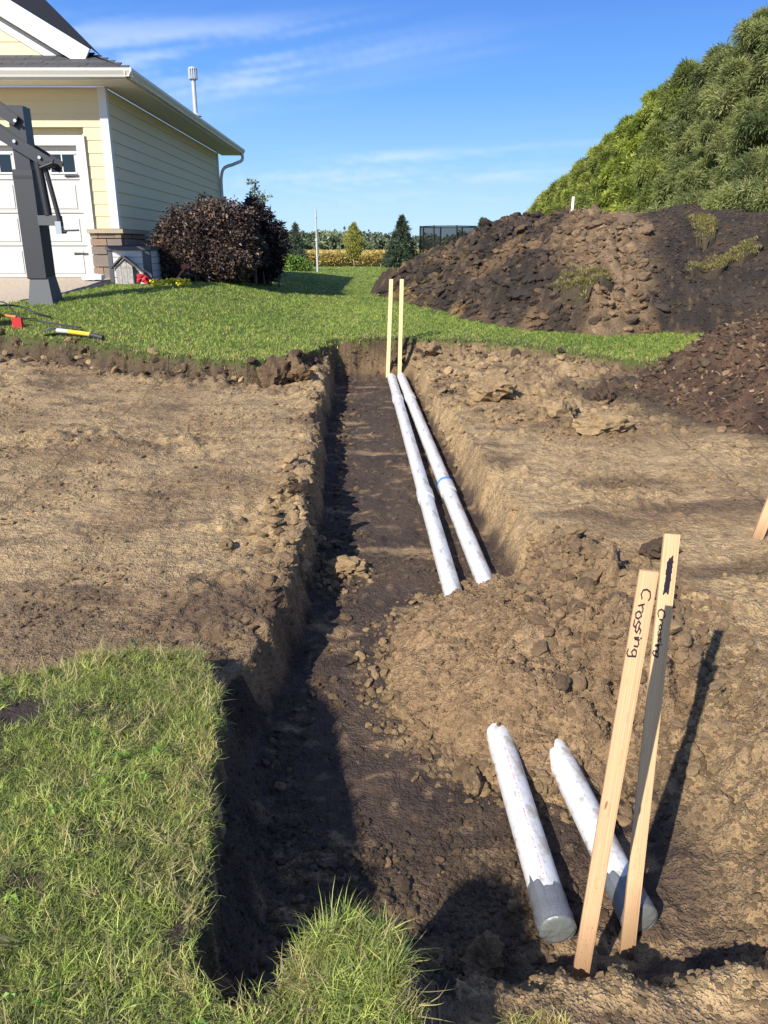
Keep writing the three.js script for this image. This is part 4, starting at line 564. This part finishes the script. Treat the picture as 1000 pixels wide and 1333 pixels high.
{ // trampoline
  const cx = 3.66, cd = 46.5, R = 1.6, y0 = 0.66, t = thing('trampoline', 'round trampoline with tall dark safety net on the far lawn behind the spruce', 'trampoline', V(cx, y0, cd)), P = (n, g, m) => piece(n, g, m, t), ring = (rad, r2, y) => { const g = new THREE.TorusGeometry(rad, r2, 6, 48); g.rotateX(Math.PI / 2); g.translate(cx, y, -cd); return g; };
  P('frame_ring', ring(R, 0.05, 1.40), M.zinc); const pad = new THREE.RingGeometry(R - 0.28, R + 0.02, 48); pad.rotateX(-Math.PI / 2); pad.translate(cx, 1.46, -cd); P('edge_pad', pad, std([0.52, 0.56, 0.58], { side: THREE.DoubleSide })); const mat = new THREE.CircleGeometry(R - 0.3, 40); mat.rotateX(-Math.PI / 2); mat.translate(cx, 1.42, -cd); P('jumping_mat', mat, std([0.02, 0.02, 0.02], { side: THREE.DoubleSide }));
  P('top_ring', ring(R, 0.03, 2.86), M.black);
  const net = new THREE.CylinderGeometry(R, R, 1.36, 48, 1, true); net.translate(cx, 2.16, -cd); P('safety_net', net, new THREE.MeshStandardMaterial({ color: 0x0a0b0c, transparent: true, opacity: 0.55, side: THREE.DoubleSide, roughness: 1 }));
  for (let k = 0; k < 8; k++) { const a = k * Math.PI / 4 + 0.2, x = cx + Math.cos(a) * (R + 0.05), d = cd + Math.sin(a) * (R + 0.05); P('net_pole', [rod(V(x, y0, d), V(x, 2.9, d), 0.045, 0.045, 8)], M.black); P('leg', [rod(V(x, y0 - 0.03, d), V(cx + Math.cos(a) * (R - 0.1), 1.4, cd + Math.sin(a) * (R - 0.1)), 0.035, 0.035, 6)], M.zinc); }
}
{ const t = thing('thin_pole', 'thin pale metal pole standing on the far lawn right of the bushes', 'pole', V(-2.8, 0.74, 34)); part('pole', [rod(V(-2.8, 0.68, 34), V(-2.81, 2.0, 34), 0.046, 0.044, 8), rod(V(-2.81, 1.99, 34), V(-2.82, 3.2, 34), 0.034, 0.032, 8)], M.galv, t); part('clamp', [rod(V(-2.81, 1.95, 34), V(-2.81, 2.06, 34), 0.06, 0.06, 8), rod(V(-2.82, 2.86, 34), V(-2.82, 2.92, 34), 0.05, 0.05, 8)], M.galv, t); }

// ------------------------------------------------------------------ pipes
const pipeY = d => floorLevel(d) + 0.057 + 0.012, LX = d => 0.415 - 0.0515 * (d - 4.08), RX = d => 0.62 - 0.0657 * (d - 4.3);
function pipeRun(name, label, X, d0, d1, joints, extra) {
  const at = d => V(X(d), pipeY(d), d), t = thing(name, label, 'pipe', at((d0 + d1) / 2), 'white drain pipes in the trench'), cuts = [d0, ...joints, d1];
  const hollow = (a, b, r, ri = r - 0.006) => { const L = a.distanceTo(b), g = new THREE.LatheGeometry([[ri, 0], [r, 0], [r, L], [ri, L], [ri, 0]].map(p => new THREE.Vector2(...p)), 40), dir = b.clone().sub(a).normalize(); g.applyQuaternion(new THREE.Quaternion().setFromUnitVectors(new THREE.Vector3(0, 1, 0), dir)); g.translate(a.x, a.y, a.z); return g.toNonIndexed(); };
  for (let k = 0; k + 1 < cuts.length; k++) piece('pipe_section', hollow(at(cuts[k]), at(cuts[k + 1] - 0.002), 0.057), M.pvc, t);
  for (const j of joints) { const c = piece('coupling', hollow(at(j - 0.10), at(j + 0.07), 0.0665, 0.0572), M.pvc, t); }
  extra?.(t, at, hollow); return t;
}
pipeRun('long_pipe', 'left of the two long white pipes lying in the trench behind the heap', LX, 3.5, 10.2, [5.8, 9.0]);
pipeRun('long_pipe', 'right long white pipe in the trench, with a blue ring at its joint', RX, 3.6, 10.25, [5.95, 9.05], (t, at, hollow) => piece('blue_ring', hollow(at(6.03), at(6.06), 0.0680, 0.0574), M.blue, t));
const printTex = (() => { const W = 1024, H = 64, c = document.createElement('canvas'); c.width = W; c.height = H; const g = c.getContext('2d'); g.fillStyle = '#d9d9d8'; g.fillRect(0, 0, W, H); g.fillStyle = '#c8564a'; const r = rng(3); for (let x = 20; x < W - 20; x += 13) { if (r() < 0.22) { x += 10; continue; } const h = 16 + 12 * r(), y = 20 + 4 * r(); g.fillRect(x, y, 2.4, h); if (r() < 0.6) g.fillRect(x, y, 8, 2.6); if (r() < 0.6) g.fillRect(x, y + h / 2, 7, 2.4); if (r() < 0.5) g.fillRect(x + 6, y, 2.4, h); if (r() < 0.5) g.fillRect(x, y + h - 2, 8, 2.6); } const t = new THREE.CanvasTexture(c); t.colorSpace = THREE.SRGBColorSpace; return t; })();
function taped(t, at, hollow, a, b, seed) {                            // grey tape wound over the end, torn at its far edge, and the flat taped face
  const r = rng(seed), A = at(a), B = at(b), dir = B.clone().sub(A).normalize(), q = new THREE.Quaternion().setFromUnitVectors(new THREE.Vector3(0, 1, 0), dir), seg = 48, P = [], U = [], I = [], rows = 8;
  for (let i = 0; i <= seg; i++) { const th = i / seg * Math.PI * 2, tear = 0.13 + 0.05 * (hash2(Math.floor(i / 5) % 9, seed) - 0.5) + 0.012 * noise(i * 0.9, seed) + (i > 18 && i < 30 ? 0.035 : 0); for (let k = 0; k <= rows; k++) { const v = new THREE.Vector3(0, tear * k / rows, 0), rad = 0.0585 + (k === 0 ? 0.0 : 0.002 * hash2(i >> 2, k, seed)) + (k < 4 ? 0.003 : 0); v.x = Math.cos(th) * rad; v.z = Math.sin(th) * rad; v.y -= 0.004; v.applyQuaternion(q).add(A); P.push(v.x, v.y, v.z); U.push(i / seg * 3, k / rows); } }
  for (let i = 0; i < seg; i++) for (let k = 0; k < rows; k++) { const p = i * (rows + 1) + k; I.push(p, p + 1, p + rows + 2, p, p + rows + 2, p + rows + 1); }
  const g = new THREE.BufferGeometry(); g.setAttribute('position', new THREE.Float32BufferAttribute(P, 3)); g.setAttribute('uv', new THREE.Float32BufferAttribute(U, 2)); g.setIndex(I); g.computeVertexNormals(); piece('tape_wrap', g, Object.assign(M.tape.clone(), { side: THREE.DoubleSide }), t);
  const f = new THREE.LatheGeometry([[0, -0.012], [0.02, -0.010], [0.045, -0.008], [0.057, -0.005], [0.0605, 0.004]].map(p => new THREE.Vector2(...p)), 40), fp = f.attributes.position; for (let i = 0; i < fp.count; i++) fp.setY(i, fp.getY(i) + 0.004 * noise(fp.getX(i) * 60, fp.getZ(i) * 60)); f.computeVertexNormals(); f.applyQuaternion(q); f.translate(A.x, A.y, A.z); piece('taped_end', f, Object.assign(M.tapeFace.clone(), { side: THREE.DoubleSide }), t);
  const hem = new THREE.TorusGeometry(0.061, 0.0022, 6, 48); hem.rotateX(Math.PI / 2); hem.applyQuaternion(q); hem.translate(A.x, A.y, A.z); piece('tape_edge', hem, M.tape, t);
}
pipeRun('short_pipe', 'left short white pipe before the heap, with a grey taped end and red print', d => 0.552 - 0.055 * (d - 1.93), 1.90, 3.0, [], (t, at, hollow) => {
  taped(t, at, hollow, 1.90, 3.1, 4); const A = at(2.05), B = at(2.75), L = A.distanceTo(B), g = new THREE.CylinderGeometry(0.0576, 0.0576, L, 10, 1, true, -0.16, 0.32); g.applyQuaternion(new THREE.Quaternion().setFromAxisAngle(new THREE.Vector3(0, 1, 0), 0)); const dir = B.clone().sub(A).normalize(), m = new THREE.Matrix4(); const up = new THREE.Vector3(-0.12, 1, 0.25).addScaledVector(dir, -new THREE.Vector3(-0.12, 1, 0.25).dot(dir)).normalize(); m.makeBasis(dir.clone().cross(up), dir, up).setPosition(A.clone().add(B).multiplyScalar(0.5)); g.applyMatrix4(m);
  const u = g.attributes.uv; for (let i = 0; i < u.count; i++) u.setXY(i, u.getY(i), 1 - u.getX(i)); piece('red_print', g, new THREE.MeshStandardMaterial({ map: printTex, roughness: 0.34, side: THREE.DoubleSide }), t);
});
pipeRun('short_pipe', 'right short white pipe behind the two marked stakes, its end taped grey', d => 0.828 - 0.12 * (d - 1.94), 1.94, 2.90, [], (t, at, hollow) => taped(t, at, hollow, 1.94, 2.95, 7));

// ------------------------------------------------------------------ stakes
function stakeTexture(seed, words, scribble, len, w) {                // wood grain along the lath, the handwriting running down it
  const W = 128, H = 2048, c = document.createElement('canvas'); c.width = W; c.height = H; const g = c.getContext('2d'), r = rng(seed); g.fillStyle = seed % 2 ? '#cfa67c' : '#d6b083'; g.fillRect(0, 0, W, H);
  for (let k = 0; k < 60; k++) { const x = r() * W, hue = r(); g.strokeStyle = hue < 0.5 ? `rgba(150,100,60,${0.10 + 0.16 * r()})` : `rgba(250,226,180,${0.10 + 0.15 * r()})`; g.lineWidth = 0.8 + 3 * r(); g.beginPath(); const a = r() * 6, b = 2 + 5 * r(); g.moveTo(x, 0); for (let y = 0; y <= H; y += 64) g.lineTo(x + Math.sin(y * 0.004 + a) * b, y); g.stroke(); }
  { const m = g.createLinearGradient(0, H * 0.76, 0, H); m.addColorStop(0, 'rgba(92,68,48,0)'); m.addColorStop(1, 'rgba(92,68,48,0.75)'); g.fillStyle = m; g.fillRect(0, H * 0.76, W, H * 0.24); for (let k = 0; k < 90; k++) { g.fillStyle = `rgba(86,64,46,${0.15 + 0.4 * r()})`; g.fillRect(r() * W, H * (0.62 + 0.38 * Math.sqrt(r())), 1 + r() * 5, 2 + r() * 9); } g.fillStyle = 'rgba(112,70,38,0.6)'; g.beginPath(); g.ellipse(W * 0.3, H * (0.4 + 0.1 * (seed % 3)), 9, 22, 0.2, 0, 6.3); g.fill(); }
  for (let k = 0; k < 24; k++) { g.fillStyle = `rgba(110,80,55,${0.05 + 0.07 * r()})`; g.fillRect(r() * W, r() * H, 2 + r() * 16, 20 + r() * 120); }
  const G = { C: [[[9, 1], [6, -0.6], [1.5, 1], [0, 5], [1.5, 9], [5, 10.4], [9, 8.6]]], r: [[[0, 4], [0.6, 10]], [[0.6, 6.4], [3, 4], [5.2, 4.4]]], o: [[[4, 4], [1, 5], [0, 7.6], [2, 10], [5, 9.4], [6, 6.6], [4, 4]]], s: [[[5.4, 4.4], [2, 3.8], [0.5, 5.4], [2.6, 6.8], [5.2, 8], [4, 10], [0.4, 9.6]]], i: [[[1, 4.4], [1.4, 10]], [[1, 1.4], [1.3, 1.9]]], n: [[[0, 4.2], [0.5, 10]], [[0.4, 6.2], [3, 4], [5, 5.2], [5.4, 10]]], g: [[[5.2, 4.4], [1.6, 4.2], [0, 6.6], [1.8, 9], [5, 7.6], [5.4, 4.4], [5.2, 12], [3, 14], [0.4, 13]]] }, wd = { C: 11, r: 6.2, o: 7.4, s: 6.6, i: 3.4, n: 7, g: 7 };
  const u = H / len, s = scribble ? 0.0027 * u : 0.0033 * u, sx = W / w * (scribble ? 0.0017 : 0.0022); let cur = (scribble ? 0.23 : 0.05) * u; g.strokeStyle = 'rgba(26,16,34,0.92)'; g.lineCap = 'round'; g.lineJoin = 'round';
  for (const ch of words) { const kx = 0.8 + 0.45 * r(), ky = 0.85 + 0.35 * r(), sl = (r() - 0.5) * 0.35, up = (r() - 0.5) * 2; const P = ([a, b]) => [W * (scribble ? 0.58 : 0.72) - (b * kx + up) * sx * 0.95 + 3 * (r() - 0.5), cur + (a * ky + sl * b) * s + 3 * (r() - 0.5)]; for (const st of G[ch]) { g.lineWidth = 8; g.beginPath(); st.forEach((p, i) => { const [x, y] = P(p); i ? g.lineTo(x, y) : g.moveTo(x, y); }); g.stroke(); } cur += wd[ch] * s; }
  if (scribble) { g.lineWidth = 12; g.beginPath(); for (let k = 0; k < 26; k++) { const f = k / 26; g[k ? 'lineTo' : 'moveTo'](W * (0.5 + (k % 2 ? 0.17 : -0.13) + 0.06 * r() - 0.06 * f), (0.075 + 0.10 * f + 0.012 * (k % 2 ? -1 : 1)) * u); } g.stroke(); g.lineWidth = 17; g.beginPath(); for (let k = 0; k < 9; k++) g[k ? 'lineTo' : 'moveTo'](W * (0.44 + 0.025 * k - (k % 2) * 0.02), (k % 2 ? 0.18 - 0.012 * r() : 0.075 + 0.012 * r()) * u); g.stroke(); }
  const t = new THREE.CanvasTexture(c); t.colorSpace = THREE.SRGBColorSpace; return t;
}
const plainWood = new THREE.MeshStandardMaterial({ map: stakeTexture(5, '', false, 1.2, 0.045), roughness: 0.8 });
const paleWood = std(srgb(226, 204, 152), { roughness: 0.8 });
function lath(label, a, b, w, th, facing, faceMat, group) {
  const L = a.distanceTo(b), g = new THREE.BoxGeometry(w, L, th, 1, 1, 1), dir = b.clone().sub(a).normalize(), n = facing.clone().addScaledVector(dir, -facing.dot(dir)).normalize(), s = dir.clone().cross(n);
  const o = new THREE.Mesh(g, [plainWood, plainWood, plainWood, plainWood, faceMat || plainWood, plainWood]); shade(o); g.applyMatrix4(new THREE.Matrix4().makeBasis(s, dir, n)); g.translate(0, 0, 0); const mid = a.clone().add(b).multiplyScalar(0.5); g.translate(mid.x - a.x, mid.y - a.y, mid.z - a.z); o.position.copy(a); o.name = numbered('wooden_stake'); scene.add(o); return tag(o, label, 'stake', group);
}
const ext = (a, b, k) => a.clone().addScaledVector(b.clone().sub(a).normalize(), -k);
{ const a = V(0.571, -0.37, 1.68), b = V(0.658, 0.847, 1.76), a2 = ext(a, b, 0.12); lath('left near wooden stake lettered Crossing, leaning right before the short pipes', a2, b, 0.046, 0.011, new THREE.Vector3(-0.16, 0.1, 1), new THREE.MeshStandardMaterial({ map: stakeTexture(1, 'Crossing', false, b.distanceTo(a2), 0.046), roughness: 0.8 }), 'wooden marking stakes'); }
{ const a = V(0.775, -0.491, 1.87), b = V(0.847, 0.81, 2.12), a2 = ext(a, b, 0.12); lath('taller near wooden stake with a black scribble above the word Crossing', a2, b, 0.046, 0.011, new THREE.Vector3(-0.05, 0.1, 1), new THREE.MeshStandardMaterial({ map: stakeTexture(2, 'Crossing', true, b.distanceTo(a2), 0.046), roughness: 0.8 }), 'wooden marking stakes'); }
lath('left of the two thin pale stakes at the far ends of the pipes', V(0.045, -0.12, 10.32), V(0.092, 1.25, 10.3), 0.05, 0.03, new THREE.Vector3(0, 0, 1), paleWood, 'wooden marking stakes');
lath('right of the two thin pale stakes at the far ends of the pipes', V(0.205, -0.12, 10.34), V(0.228, 1.25, 10.3), 0.05, 0.03, new THREE.Vector3(0, 0, 1), paleWood, 'wooden marking stakes');
{ const a = V(2.255, 0.0, 4.33); lath('short wooden stake leaning out of the picture at the right edge', ext(a, V(2.50, 0.85, 4.43), 0.15), V(2.50, 0.85, 4.43), 0.06, 0.03, new THREE.Vector3(-0.3, 0, 1), null, 'wooden marking stakes'); }
lath('tiny white marker stake on top of the dirt mound', V(3.46, 1.9, 15.2), V(3.47, 2.53, 15.2), 0.045, 0.03, new THREE.Vector3(-0.3, 0, 1), std([0.75, 0.75, 0.72]), 'wooden marking stakes');

// ------------------------------------------------------------------ tools dropped on the lawn at left
{ const y = (x, d) => ground(x, d).y, t = thing('hand_shovel', 'shovel with a dark blade and yellow handle lying on the lawn edge', 'shovel', V(-3.95, y(-3.95, 9.75), 9.75)), P = (n, g, m) => piece(n, g, m, t), q = (x, d, h) => V(x, y(x, d) + h, d);
  const bl = new THREE.SphereGeometry(0.11, 16, 8, 0, 6.28, 0, 1.2); bl.scale(1.35, 0.35, 0.85); bl.rotateZ(0.2); const c = q(-4.18, 9.85, 0.06); bl.translate(c.x, c.y, c.z); P('blade', bl, Object.assign(M.steel.clone(), { side: THREE.DoubleSide })); P('socket', rod(q(-4.08, 9.82, 0.08), q(-3.90, 9.76, 0.08), 0.03, 0.024), M.galv); P('handle', rod(q(-3.92, 9.765, 0.08), q(-3.60, 9.66, 0.07), 0.026, 0.026), std([0.72, 0.48, 0.05])); P('grip', rod(q(-3.61, 9.66, 0.07), q(-3.44, 9.6, 0.05), 0.03, 0.03), M.pad); }
{ const y = (x, d) => ground(x, d).y, q = (x, d, h) => V(x, y(x, d) + h, d);
  tag(part('metal_rod', tube([q(-4.45, 10.2, 0.09), q(-4.2, 10.12, 0.07), q(-3.85, 10.0, 0.06)], 0.012, 20, 6), M.steel), 'thin dark bent rod lying on the lawn above the shovel', 'rod');
  const t = thing('long_handled_tool', 'orange handled tool with a red head lying on the lawn at the left edge', 'garden tool', q(-4.9, 10.3, 0)); piece('handle', rod(q(-5.4, 10.4, 0.16), q(-4.80, 10.32, 0.11), 0.02), std([0.50, 0.20, 0.06]), t); piece('head', bx(-4.80, -4.68, y(-4.74, 10.2) + 0.0, y(-4.74, 10.2) + 0.13, 10.18, 10.23), std([0.50, 0.03, 0.03]), t);
  tag(part('black_hose', [tube([q(-5.5, 10.5, 0.05), q(-5.15, 10.6, 0.18), q(-4.95, 10.75, 0.14), q(-4.65, 10.7, 0.05), q(-4.45, 10.55, 0.05)], 0.013, 40, 6), tube([q(-5.5, 10.7, 0.05), q(-5.1, 10.65, 0.22), q(-4.9, 10.6, 0.05), q(-4.6, 10.45, 0.05)], 0.010, 40, 6)], M.black), 'loops of thin black cable lying on the lawn at the left edge', 'cable');
  tag(part('black_bucket', (() => { const g = new THREE.LatheGeometry([[0, 0], [0.10, 0], [0.13, 0.2], [0.12, 0.2], [0.09, 0.02], [0, 0.02]].map(p => new THREE.Vector2(...p)), 20); g.rotateZ(1.3); const c = q(-5.02, 10.25, 0.11); g.translate(c.x, c.y, c.z); return g; })(), Object.assign(M.steel.clone(), { side: THREE.DoubleSide })), 'dark metal tool head lying under the orange handle at the left edge', 'tool head'); }

// ------------------------------------------------------------------ grass
function tuftGeo(seed, n, len, wid, lean, spread) {
  const r = rng(seed), P = [], N = [], I = []; let k0 = 0;
  for (let b = 0; b < n; b++) {
    const a = r() * 6.28, tilt = lean * (0.3 + r()), L = len * (0.55 + 0.75 * r()), w = wid * (0.7 + 0.6 * r()), ox = (r() - 0.5) * spread, oz = (r() - 0.5) * spread, c = Math.cos(a), s = Math.sin(a), tw = a + 1.57 + (r() - 0.5) * 1.2, tc = Math.cos(tw), ts = Math.sin(tw), seg = 4;
    let px = ox, py = -0.1 * len, pz = oz, e = 1.45 - tilt * 0.3;
    for (let k = 0; k <= seg; k++) { const ww = w * (1 - Math.pow(k / seg, 1.7)) * 0.5; P.push(px - tc * ww, py, pz - ts * ww, px + tc * ww, py, pz + ts * ww); if (k < seg) { const q = k0 + k * 2; I.push(q, q + 1, q + 3, q, q + 3, q + 2); } px += Math.cos(e) * c * L / seg; pz += Math.cos(e) * s * L / seg; py += Math.sin(e) * L / seg; e -= tilt * 0.55; }
    k0 += (seg + 1) * 2;
  }
  const g = new THREE.BufferGeometry(); g.setAttribute('position', new THREE.Float32BufferAttribute(P, 3)); g.setAttribute('uv', new THREE.Float32BufferAttribute(new Float32Array(P.length / 3 * 2), 2)); g.setIndex(I); g.computeVertexNormals(); return g;
}
const grassMat = new THREE.MeshPhysicalMaterial({ color: 0xffffff, roughness: 0.6, side: THREE.DoubleSide, transmission: 0.25, thickness: 0 });
const grassC = [srgb(150, 168, 62), srgb(190, 200, 100), srgb(98, 122, 42), srgb(214, 198, 134), srgb(190, 178, 100)];
const pickGrass = (r, dry) => { const u = r(); const c = u < dry ? blend(grassC[3], grassC[4], r()) : blend(grassC[Math.floor(r() * 3)], grassC[1], r() * 0.5); return c.map(tone(r, 0.45, 0.8)); };
{
  const r = rng(61), T = [tuftGeo(1, 8, 0.07, 0.0030, 1.2, 0.03), tuftGeo(2, 8, 0.08, 0.0028, 1.6, 0.035), tuftGeo(3, 7, 0.065, 0.0034, 2.0, 0.03)], lists = [[], [], []];
  for (let n = 0; n < 26000; n++) {
    const x = -2.05 + r() * 2.25, d = 0.75 + r() * 2.2, lw = nearLawnIn(x, d); if (lw < 0.004) continue;
    const bare = bareNear(x, d); if (r() < bare) continue;
    lists[Math.floor(r() * 3)].push({ x, y: ground(x, d).y, z: -d, s: (0.55 + 0.5 * r()) * (0.85 + 0.4 * noise(x * 4, d * 4)), rx: 0.8 * noise(x * 5 + 2, d * 5) + (r() - 0.5) * 0.8, ry: r() * 6.28, rz: 0.8 * noise(x * 5 + 31, d * 5) + (r() - 0.5) * 0.8, c: pickGrass(r, 0.10 + 0.30 * sst(0.05, 0.4, noise(x * 4 + 3, d * 4)) + 0.2 * sst(0.12, 0.02, lw)) });
  }
  lists.forEach((l, i) => stuff('near_grass', T[i], grassMat, l, scene, ['long tangled green grass on the near lawn at bottom left', 'leaning grass blades mixed with dry straw on the near lawn', 'flattened grass blades on the near lawn beside the trench corner'][i], 'grass'));
  { const st = tuftGeo(31, 5, 0.06, 0.0024, 0.5, 0.05), sl = [], cv = []; for (let n = 0; n < 3800; n++) { const x = -2.0 + r() * 2.1, d = 0.8 + r() * 2.1; if (nearLawnIn(x, d) < 0.004 || r() < 0.6 * bareNear(x, d) || r() > 0.22 + 0.9 * sst(0.0, 0.35, noise(x * 3.3 + 3, d * 3.3)) + 0.4 * sst(0.12, 0.03, nearLawnIn(x, d))) continue; sl.push({ x, y: ground(x, d).y + 0.012 + 0.02 * r(), z: -d, s: 0.7 + 0.7 * r(), rx: 1.25 + (r() - 0.5) * 0.6, ry: r() * 6.28, rz: (r() - 0.5) * 0.6, c: blend(srgb(184, 170, 112), srgb(104, 96, 58), r()) }); } stuff('thatch', st, grassMat, sl, scene, 'dry matted straw lying between the grass blades of the near lawn', 'thatch');
    for (let n = 0; n < 260; n++) { const x = -1.9 + r() * 1.95, d = 0.9 + r() * 1.9; if (nearLawnIn(x, d) < 0.02 || noise(x * 3 + 20, d * 3) < 0.12) continue; cv.push({ x, y: ground(x, d).y + 0.02 + 0.025 * r(), z: -d, s: 0.012 + 0.012 * r(), rx: (r() - 0.5), ry: r() * 6.28, rz: (r() - 0.5), c: blend(srgb(96, 138, 48), srgb(140, 172, 70), r()) }); } stuff('clover_leaves', leafGeo(0.8, 1, 4, 77, 0.15), grassMat, cv, scene, 'small round weed leaves among the grass of the near lawn', 'weeds'); }
  // the tall clump at the trench end
  const cl = [[], []], G = [tuftGeo(11, 7, 0.135, 0.0034, 0.8, 0.025), tuftGeo(12, 7, 0.12, 0.003, 1.4, 0.025)], t = thing('grass_clump', 'tall shaggy clump of grass at the near end of the trench', 'grass clump', V(-0.08, ground(-0.08, 1.38).y, 1.38));
  for (let n = 0; n < 560; n++) { const a = r() * 6.28, q = Math.sqrt(r()), x = -0.085 + Math.cos(a) * q * 0.125, d = 1.37 + Math.sin(a) * q * 0.12, dx = x + 0.085, dd = d - 1.37; cl[n % 2].push({ x, y: Math.max(-0.06, Math.min(ground(x, d).y, 0.03)), z: -d, s: (0.38 + 0.6 * r()) * (1 + 0.7 * noise(x * 12, d * 12)), rx: -dd * 3.0 + (r() - 0.5) * 0.5, ry: r() * 6.28, rz: -dx * 3.6 + (r() - 0.5) * 0.9, c: pickGrass(r, dx < -0.03 && dd < 0.02 ? 0.6 : 0.2) }); }
  cl.forEach((l, i) => stuff('blades', G[i], grassMat, l, t));
  const dry = [], dt = thing('dry_grass_tuft', 'small tuft of dry straw coloured grass on the near soil below the stakes', 'grass clump', V(0.40, ground(0.4, 1.42).y, 1.42)); for (let n = 0; n < 60; n++) { const x = 0.40 + (r() - 0.5) * 0.16, d = 1.42 + (r() - 0.5) * 0.09; dry.push({ x, y: ground(x, d).y, z: -d, s: 0.35 + 0.5 * r(), rx: (r() - 0.5), ry: r() * 6.28, rz: (r() - 0.5), c: pickGrass(r, 0.75) }); } stuff('blades', G[1], grassMat, dry, dt);
  // mown lawn beyond the soil, thinner with distance
  const F = [tuftGeo(21, 9, 0.055, 0.0065, 1.0, 0.06), tuftGeo(22, 9, 0.05, 0.007, 1.3, 0.07)], fl = [[], []];
  const gN = [srgb(142, 164, 56), srgb(176, 188, 80), srgb(116, 142, 46)];
  for (let n = 0; n < 150000; n++) {
    const d = 8.3 * Math.pow(62 / 8.3, r()), x = (r() - 0.5) * 1.26 * (d + 0.5), lw = farLawnIn(x, d); if (lw < 0.01) continue; if (d > 10.6 && d < 15.3 && x < lerpTable(driveEdge, d) + 0.01) continue; if (d > 14.2 && d < 25.4 && x < -4.0) continue; if (x > -0.4 && d < 24 && moundH(x, d) > 0.04) continue; if (x > 2.4 && d < 11.2 && mulchH(x, d) > 0.03) continue;
    const thin = sst(0.5, 0.05, lw) * (x > 0.7 ? 0.65 : 0.3); if (r() < thin) continue;
    const k = 0.9 + 0.028 * Math.max(0, d - 8), hue = clamp(0.5 + 0.7 * noise(x * 0.5, d * 0.35) + 0.4 * noise(x * 2, d * 1.5)), c = r() < 0.10 + 0.25 * sst(0.9, 0.1, lw) ? grassC[4] : blend(gN[2], gN[r() < 0.5 ? 0 : 1], hue);
    fl[n % 2].push({ x, y: ground(x, d).y, z: -d, s: k * (0.7 + 0.6 * r()), sy: (0.75 + 0.5 * r()) * (0.9 + 0.012 * d), rx: (r() - 0.5) * 0.4, ry: r() * 6.28, rz: (r() - 0.5) * 0.4, c: c.map(tone(r, 0.8, 0.4)) });
  }
  for (let n = 0; n < 5200; n++) { const d = 8.6 + r() * 2.4, x = -6.5 + r() * 10, lw = farLawnIn(x, d); if (lw < -0.07 || lw > 0.10 || cavity(x, d) > 0.3 || (x > 2.4 && mulchH(x, d) > 0.03)) continue; fl[n % 2].push({ x, y: ground(x, d).y, z: -d, s: 0.9 + 0.7 * r(), rx: 0.3 + (r() - 0.3) * 1.2, ry: 0, rz: (r() - 0.5) * 0.8, c: blend(r() < 0.5 ? srgb(150, 130, 84) : srgb(96, 92, 52), gN[r() < 0.5 ? 0 : 2], r() * sst(-0.05, 0.1, lw)).map(tone(r, 0.5, 0.7)) }); }
  fl.forEach((l, i) => stuff('lawn_grass', F[i], grassMat, l, scene, ['short mown green grass of the far lawn behind the stripped soil', 'mown grass blades covering the lawn up to the house and crop field'][i], 'grass'));
  // turf left on the mound
  for (const [pts, label] of [[[[2.45, 11.95], [3.25, 12.05], [3.35, 11.45], [2.6, 11.3]], 'flat yellowish turf patch low on the middle of the mound'], [[[5.15, 13.9], [5.5, 13.9], [5.35, 13.1], [5.05, 13.0]], 'small upright scrap of turf on the right face of the mound'], [[[4.6, 12.35], [5.85, 12.95], [6.0, 12.7], [5.2, 12.2], [4.65, 12.05]], 'curved hanging strip of turf with a dark underside on the right of the mound']]) {
    const l = [], c = pts.reduce((a, p) => [a[0] + p[0] / pts.length, a[1] + p[1] / pts.length], [0, 0]), t = thing('turf_slab', label, 'turf', V(c[0], surface(...c), c[1]));
    const g = new THREE.PlaneGeometry(1, 1, 24, 24), p = g.attributes.position, U = g.attributes.uv, keep = []; for (let i = 0; i < p.count; i++) { const u = U.getX(i), v = U.getY(i), q = pts.length === 4 ? pts : [pts[0], pts[1], pts[2], pts[4]]; const x = mix(mix(q[3][0], q[2][0], u), mix(q[0][0], q[1][0], u), v) + 0.16 * noise(u * 5, v * 5), d = mix(mix(q[3][1], q[2][1], u), mix(q[0][1], q[1][1], u), v) + 0.16 * noise(u * 5 + 9, v * 5); const e = Math.min(u, v, 1 - u, 1 - v); p.setXYZ(i, x, surface(x, d) + (e < 0.01 ? -0.05 : 0.10), -d); } g.computeVertexNormals(); part('sod', g, std(srgb(74, 64, 46), { map: soilMap, side: THREE.DoubleSide }), t);
    for (let n = 0; n < 900; n++) { const i = Math.floor(r() * p.count), u = U.getX(i), v = U.getY(i); if (Math.min(u, v, 1 - u, 1 - v) < 0.22 * r() + 0.02 + 0.1 * noise(u * 7, v * 7)) continue; const w = worldOf(t); l.push({ x: p.getX(i) + w.x + (r() - 0.5) * 0.06, y: p.getY(i) + w.y, z: p.getZ(i) + w.z + (r() - 0.5) * 0.06, s: 0.9 + 0.6 * r(), rx: (r() - 0.5) * 1, ry: r() * 6.28, rz: (r() - 0.5) * 1, c: blend(srgb(120, 120, 56), srgb(172, 156, 92), r()).map(tone(r, 0.6, 0.6)) }); } stuff('grass', F[0], grassMat, l, t);
  }
}
camera.far = 3000; camera.updateProjectionMatrix();
renderer.render(scene, camera);
